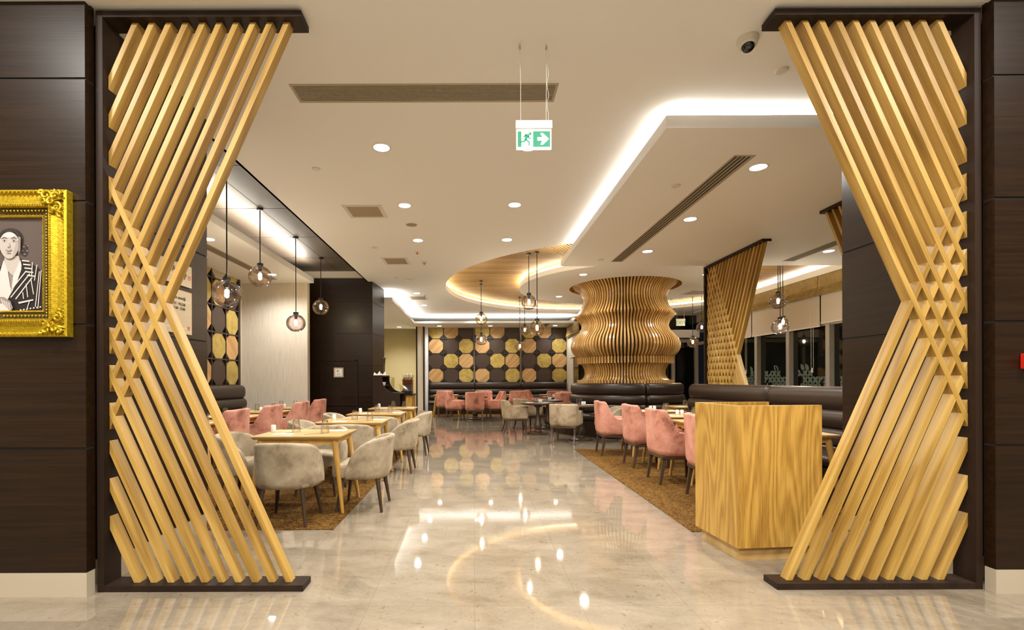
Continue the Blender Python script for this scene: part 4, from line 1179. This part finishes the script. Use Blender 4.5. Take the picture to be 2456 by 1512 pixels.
def make_fold():
    mb = MB(); mb.add([(-.07, -.04, 0), (.07, -.04, 0), (.07, .04, 0), (-.07, .04, 0), (-.06, 0, .07), (.065, 0, .10), (0, 0, .02)], [(0, 1, 2, 3), (0, 6, 4), (3, 4, 6), (0, 4, 3), (1, 5, 6), (2, 6, 5), (1, 2, 5), (0, 1, 6), (2, 3, 6)])
    return tag(mb.build('folded_napkin_fan', 'napkin'), '', 'napkin')
place('fold', make_fold, 'white folded napkin on top of the service console, left', (-2.10, 10.38, 1.42), 0)
place('fold', make_fold, 'white folded napkin on top of the service console, right', (-2.02, 10.6, 1.42), .5)
o = MB().lathe([(.035, 0), (.04, .02), (.028, .06), (.024, .2), (.032, .32), (.036, .36), (.045, .37), (.045, .40), (.02, .42), (.0001, .42)], 16).build('pepper_mill', 'brown_leg', smooth=True)
o.location = (-2.04, 10.85, 1.42); tag(o, 'very tall dark pepper mill on the service console', 'pepper mill')
# coffee counter
t = thing('pantry_counter', 'oak fronted buffet counter with black top before the yellow wall', 'counter', (0, 0, 0))
MB().box(-3.4, -2.08, 16.0, 17.0, 0, .80).build('body', 'oak_v', t); MB().box(-3.42, -2.04, 15.96, 17.02, .80, .84).build('worktop', 'black', t)
t = thing('coffee_machine', 'copper coloured coffee machine on the buffet counter', 'machine', (-2.30, 16.6, .84))
MB().box(-.17, .17, -.18, .18, 0, .06).build('base', 'black', t); MB().box(-.17, .17, -.05, .18, .06, .46).build('body', 'copper', t)
MB().box(-.12, .12, -.055, -.05, .12, .36).build('front_plate', 'ink', t); MB().box(-.18, .18, -.18, .19, .46, .49).build('top', 'copper', t)
def make_jug():
    tt = thing('steel_jug', '', 'jug')
    MB().lathe([(.045, 0), (.055, .03), (.05, .12), (.03, .17), (.035, .19), (.0001, .20)], 14).build('body', 'steel', tt, smooth=True)
    MB().path([(.045, 0, .15), (.09, 0, .13), (.085, 0, .06), (.055, 0, .04)], .006).build('handle', 'black', tt); return tt
for i, x in enumerate((-2.42, -2.30, -2.18)): place('jug', make_jug, ('steel jug on the copper coffee machine, ' + ('left', 'middle', 'right')[i]), (x, 16.6, 1.33))
t = thing('chafing_dish', 'black chafing dish with raised gold-handled lid on the buffet counter', 'dish', (-2.26, 16.12, .84))
MB().box(-.17, .17, -.12, .12, 0, .12).build('pan', 'black', t, bevel=.01)
o = MB().lathe([(.17, 0), (.15, .05), (.08, .08), (.0001, .09)], 20).build('lid', 'steel', t, smooth=True); o.location = (-.08, .05, .17); o.rotation_euler = (0, .7, 0)
MB().path([(-.17, -.1, .12), (-.24, -.1, .35), (-.02, -.1, .16)], .01).build('handle', 'gilt', t)
t = thing('drink_dispenser', 'clear drink dispenser with gold frame on the buffet counter', 'dispenser', (-2.85, 16.2, .84))
MB().lathe([(.08, .1), (.08, .5), (.0001, .5)], 18).build('tank', 'g_clear', t, smooth='auto')
mb = MB()
for sx in (-.12, .12):
    for sy in (-.12, .12): mb.tube((sx, sy, 0), (sx, sy, .55), .012, .012, 6)
mb.box(-.13, .13, -.13, .13, .54, .56); mb.box(-.13, .13, -.13, .13, .08, .1); mb.build('frame', 'gilt', t)
MB().box(-.012, .012, -.11, -.08, .12, .15).build('tap', 'steel', t)
o = MB().lathe([(.06, 0), (.002, .16), (.0001, .16)], 4).build('napkin_cone', 'napkin'); o.location = (-2.05, 15.7, 0); o.location.z = .0
o.scale = (1, 1, 1); tag(o, 'small white folded cone standing at the foot of the buffet counter', 'napkin')

# ------------------------------------------------------------------ gilt framed portrait on the left
px = lambda x: (x-1137)*2.905/1150
pz = lambda y: HC+(914-y)*2.905/1150
Wf, Hf = .72, .885; cxf, czf = -2.448-Wf/2, 2.03
t = thing('picture_frame', 'ornate gilt frame with a black and white portrait on the left wall', 'picture', (cxf, 2.93, czf))
prof_ = [(0, 0), (0, -.045), (.012, -.052), (.022, -.040), (.030, -.034), (.060, -.040), (.085, -.055), (.100, -.058), (.108, -.046), (.112, -.036), (.140, -.026), (.150, -.032), (.160, -.028), (.163, -.012)]
mb = MB(); vs = []
for off, dy in prof_:
    hw, hh = Wf/2-off, Hf/2-off
    vs += [(-hw, dy, -hh), (hw, dy, -hh), (hw, dy, hh), (-hw, dy, hh)]
fs = []; mi = []
for j in range(len(prof_)-1):
    for i in range(4): fs.append((j*4+i, j*4+(i+1) % 4, (j+1)*4+(i+1) % 4, (j+1)*4+i)); mi.append(1 if .108 <= prof_[j][0] < .15 else 0)
mb.add(vs, fs); mb.m = mi; mould = mb.build('moulding', ['gilt', 'gilt_dark'], t, bevel=.0)
for off, r, dy, st in ((.018, .0055, -.05, .022), (.126, .006, -.040, .0185), (.155, .003, -.033, .009), (.092, .004, -.060, .013)):
    mb = MB(); hw, hh = Wf/2-off, Hf/2-off
    n = int(2*hh/st)
    for k in range(n+1): mb.sphere((hw, dy, -hh+2*hh*k/n), r, 6)
    n = int(hw/st)
    for k in range(n+1):
        for z in (hh, -hh): mb.sphere((hw-hw*k/n*1.1, dy, z), r, 6)
    mb.build('bead_trim', 'gilt', mould, smooth=True)
def scroll(mb, cx, cz, r, turns, a0, dirn, y, th):
    pts = []
    for k in range(22):
        f = k/21; a = a0+dirn*turns*2*PI*f; rr = r*(1-f*.85)
        pts.append((cx+rr*math.cos(a), y-.010*math.sin(PI*f), cz+rr*math.sin(a)))
    for k, (p, q) in enumerate(zip(pts[:-1], pts[1:])): mb.tube(p, q, th*(1-.5*k/21), th*(1-.5*(k+1)/21), 7)
for sx in (1, -1):
    for sz in (1, -1):
        mb = MB(); ox, oz = sx*(Wf/2-.075), sz*(Hf/2-.075)
        for dx, dz, r, tn, a, d in ((-.03, .035, .030, 1.3, 0, 1), (.035, -.04, .032, 1.3, 2, -1), (.02, .03, .022, 1.2, 1, 1), (-.045, -.005, .022, 1.1, 3, -1), (0, -.05, .02, 1.2, 4, 1), (.045, .045, .018, 1.2, 2.5, -1), (-.06, .05, .016, 1.1, .5, 1), (.05, -.075, .018, 1.1, 5, -1), (0, 0, .026, 1.4, 1.5, 1)):
            scroll(mb, ox+sx*dx, oz+sz*dz, r, tn, a, d, -.060, .0095)
        for k in range(5):
            a = .3+k*.28; mb.tube((ox+sx*.01, -.058, oz+sz*.01), (ox+sx*.075*math.cos(a), -.055, oz+sz*.075*math.sin(a)), .011, .004, 7)
        mb.build('corner_ornament', 'gilt', mould, smooth='auto')
hw, hh = Wf/2-.16, Hf/2-.16
def P2(x, y): return (px(x)-cxf, pz(y)-czf)
mb = MB(); mb.box(-hw, hw, -.012, -.008, -hh, hh, 0)
lay = [0]
def shp(pts, m, closed=True):
    lay[0] += 1; y = -.012-.00025*lay[0]
    pl = [P2(x, y_) for x, y_ in pts]
    pl = clip(clip(clip(clip(pl, 1, 0, hw), -1, 0, hw), 0, 1, hh), 0, -1, hh)
    if len(pl) > 2: mb.prism(pl, y, y+.0002, 'y', m)
def ell(cx, cy_, rx, ry, m, n=20): shp([(cx+rx*math.cos(2*PI*i/n), cy_+ry*math.sin(2*PI*i/n)) for i in range(n)], m)
# materials: 0 ground 1 skin 2 shade 3 dark 4 light
ell(22, 575, 33, 30, 6); ell(56, 600, 9, 15, 6); ell(-12, 600, 9, 16, 6)
for x, y, r in ((54, 590, 4), (62, 600, 4), (56, 608, 4), (64, 588, 3), (51, 600, 3)): ell(x, y, r*.7, r*.35, 2, 10)
shp([(8, 612), (42, 612), (48, 640), (30, 662), (6, 640)], 1)                     # neck
shp([(6, 700), (-30, 752), (-60, 752), (-60, 655), (-10, 635), (4, 640)], 3)      # jacket far side
shp([(46, 618), (68, 630), (90, 642), (100, 655), (100, 752), (0, 752), (14, 700), (40, 660)], 3)
shp([(6, 622), (16, 650), (22, 690), (28, 662), (46, 622), (50, 640), (36, 680), (18, 712), (6, 735), (-8, 735), (-6, 660)], 4)   # shirt
shp([(18, 650), (24, 700), (28, 662)], 2)
# lapel and stripes
shp([(50, 620), (70, 632), (70, 650), (40, 690), (18, 712), (36, 680), (48, 648)], 3)
for k in range(5):
    x0 = 50+k*3.2; y0 = 622+k*9
    shp([(x0, y0), (x0+18, y0+2), (x0+18, y0+5), (x0, y0+3)], 4)
for (a, b, c, d) in ((68, 655, 22, 712), (74, 664, 34, 716), (60, 648, 26, 690)):
    shp([(a, b), (a+2.5, b+1), (c+2.5, d+1), (c, d)], 4)
for k, (a, b, c, d) in enumerate(((75, 628, 73, 662), (86, 634, 80, 672), (96, 648, 88, 740), (92, 650, 82, 735), (60, 680, 64, 712), (72, 670, 78, 705), (52, 700, 54, 716), (68, 722, 60, 748))):
    shp([(a, b), (a+2, b), (c+2, d), (c, d)], 4)
shp([(42, 724), (78, 717), (79, 720), (44, 728)], 4)
for k in range(7): shp([(46+k*8, 742-k*1.2), (50+k*8, 741-k*1.2), (50+k*8, 744-k*1.2), (46+k*8, 745-k*1.2)], 4)
# face
shp([(22+24.5*math.sin(a)*(1-.16*max(0, -math.cos(a))), 586-31*math.cos(a)*(1.0) if math.cos(a) > 0 else 586-34*math.cos(a)) for a in [2*PI*i/28 for i in range(28)]], 1)
shp([(-4, 574), (-3, 562), (6, 551), (22, 546), (38, 551), (47, 562), (48, 574), (44, 566), (34, 556), (22, 554), (8, 557), (0, 566)], 6)
shp([(38, 580), (45, 572), (46, 592), (38, 608), (30, 616), (34, 600)], 5)
ell(22, 563, 15, 6, 4, 16)
shp([(44, 566), (50, 568), (49, 600), (44, 612)], 2)
for ex in (11, 34):
    shp([(ex-7, 571), (ex, 568), (ex+7, 571), (ex+7, 572), (ex, 569.6), (ex-7, 572)], 3)
    shp([(ex-6, 577.5), (ex-2, 575), (ex+3, 575), (ex+6, 577.5), (ex+2, 579), (ex-3, 579)], 4); ell(ex, 577, 1.7, 1.9, 3, 10)
    shp([(ex-6, 577), (ex-2, 574.4), (ex+3, 574.4), (ex+6, 577), (ex+2, 575.4), (ex-2, 575.4)], 3)
shp([(23, 580), (26, 589), (24, 591), (22, 590)], 5)
shp([(18, 591), (26, 591), (24, 593), (20, 593)], 2)
shp([(14, 598), (19, 596.8), (22, 597.3), (25, 596.8), (30, 598), (26, 601.6), (18, 601.6)], 2); shp([(16.5, 598.2), (27.5, 598.2), (24.5, 599.8), (19.5, 599.8)], 4)
ell(22, 606, 6, 1.2, 2, 10)
# hands
shp([(-10, 712), (10, 712), (26, 722), (32, 738), (26, 748), (4, 738), (-10, 736)], 2)
for k in range(4): shp([(2+k*6, 716+k*3), (6+k*6, 716+k*3), (12+k*5, 734+k*3), (9+k*5, 735+k*3)], 1)
shp([(-10, 728), (8, 728), (26, 746), (20, 752), (-10, 752)], 4)
mb.build('portrait_photograph', ['bw_bg', 'bw_skin', 'bw_shade', 'bw_dark', 'bw_light', 'bw_half', 'bw_hair'], t)
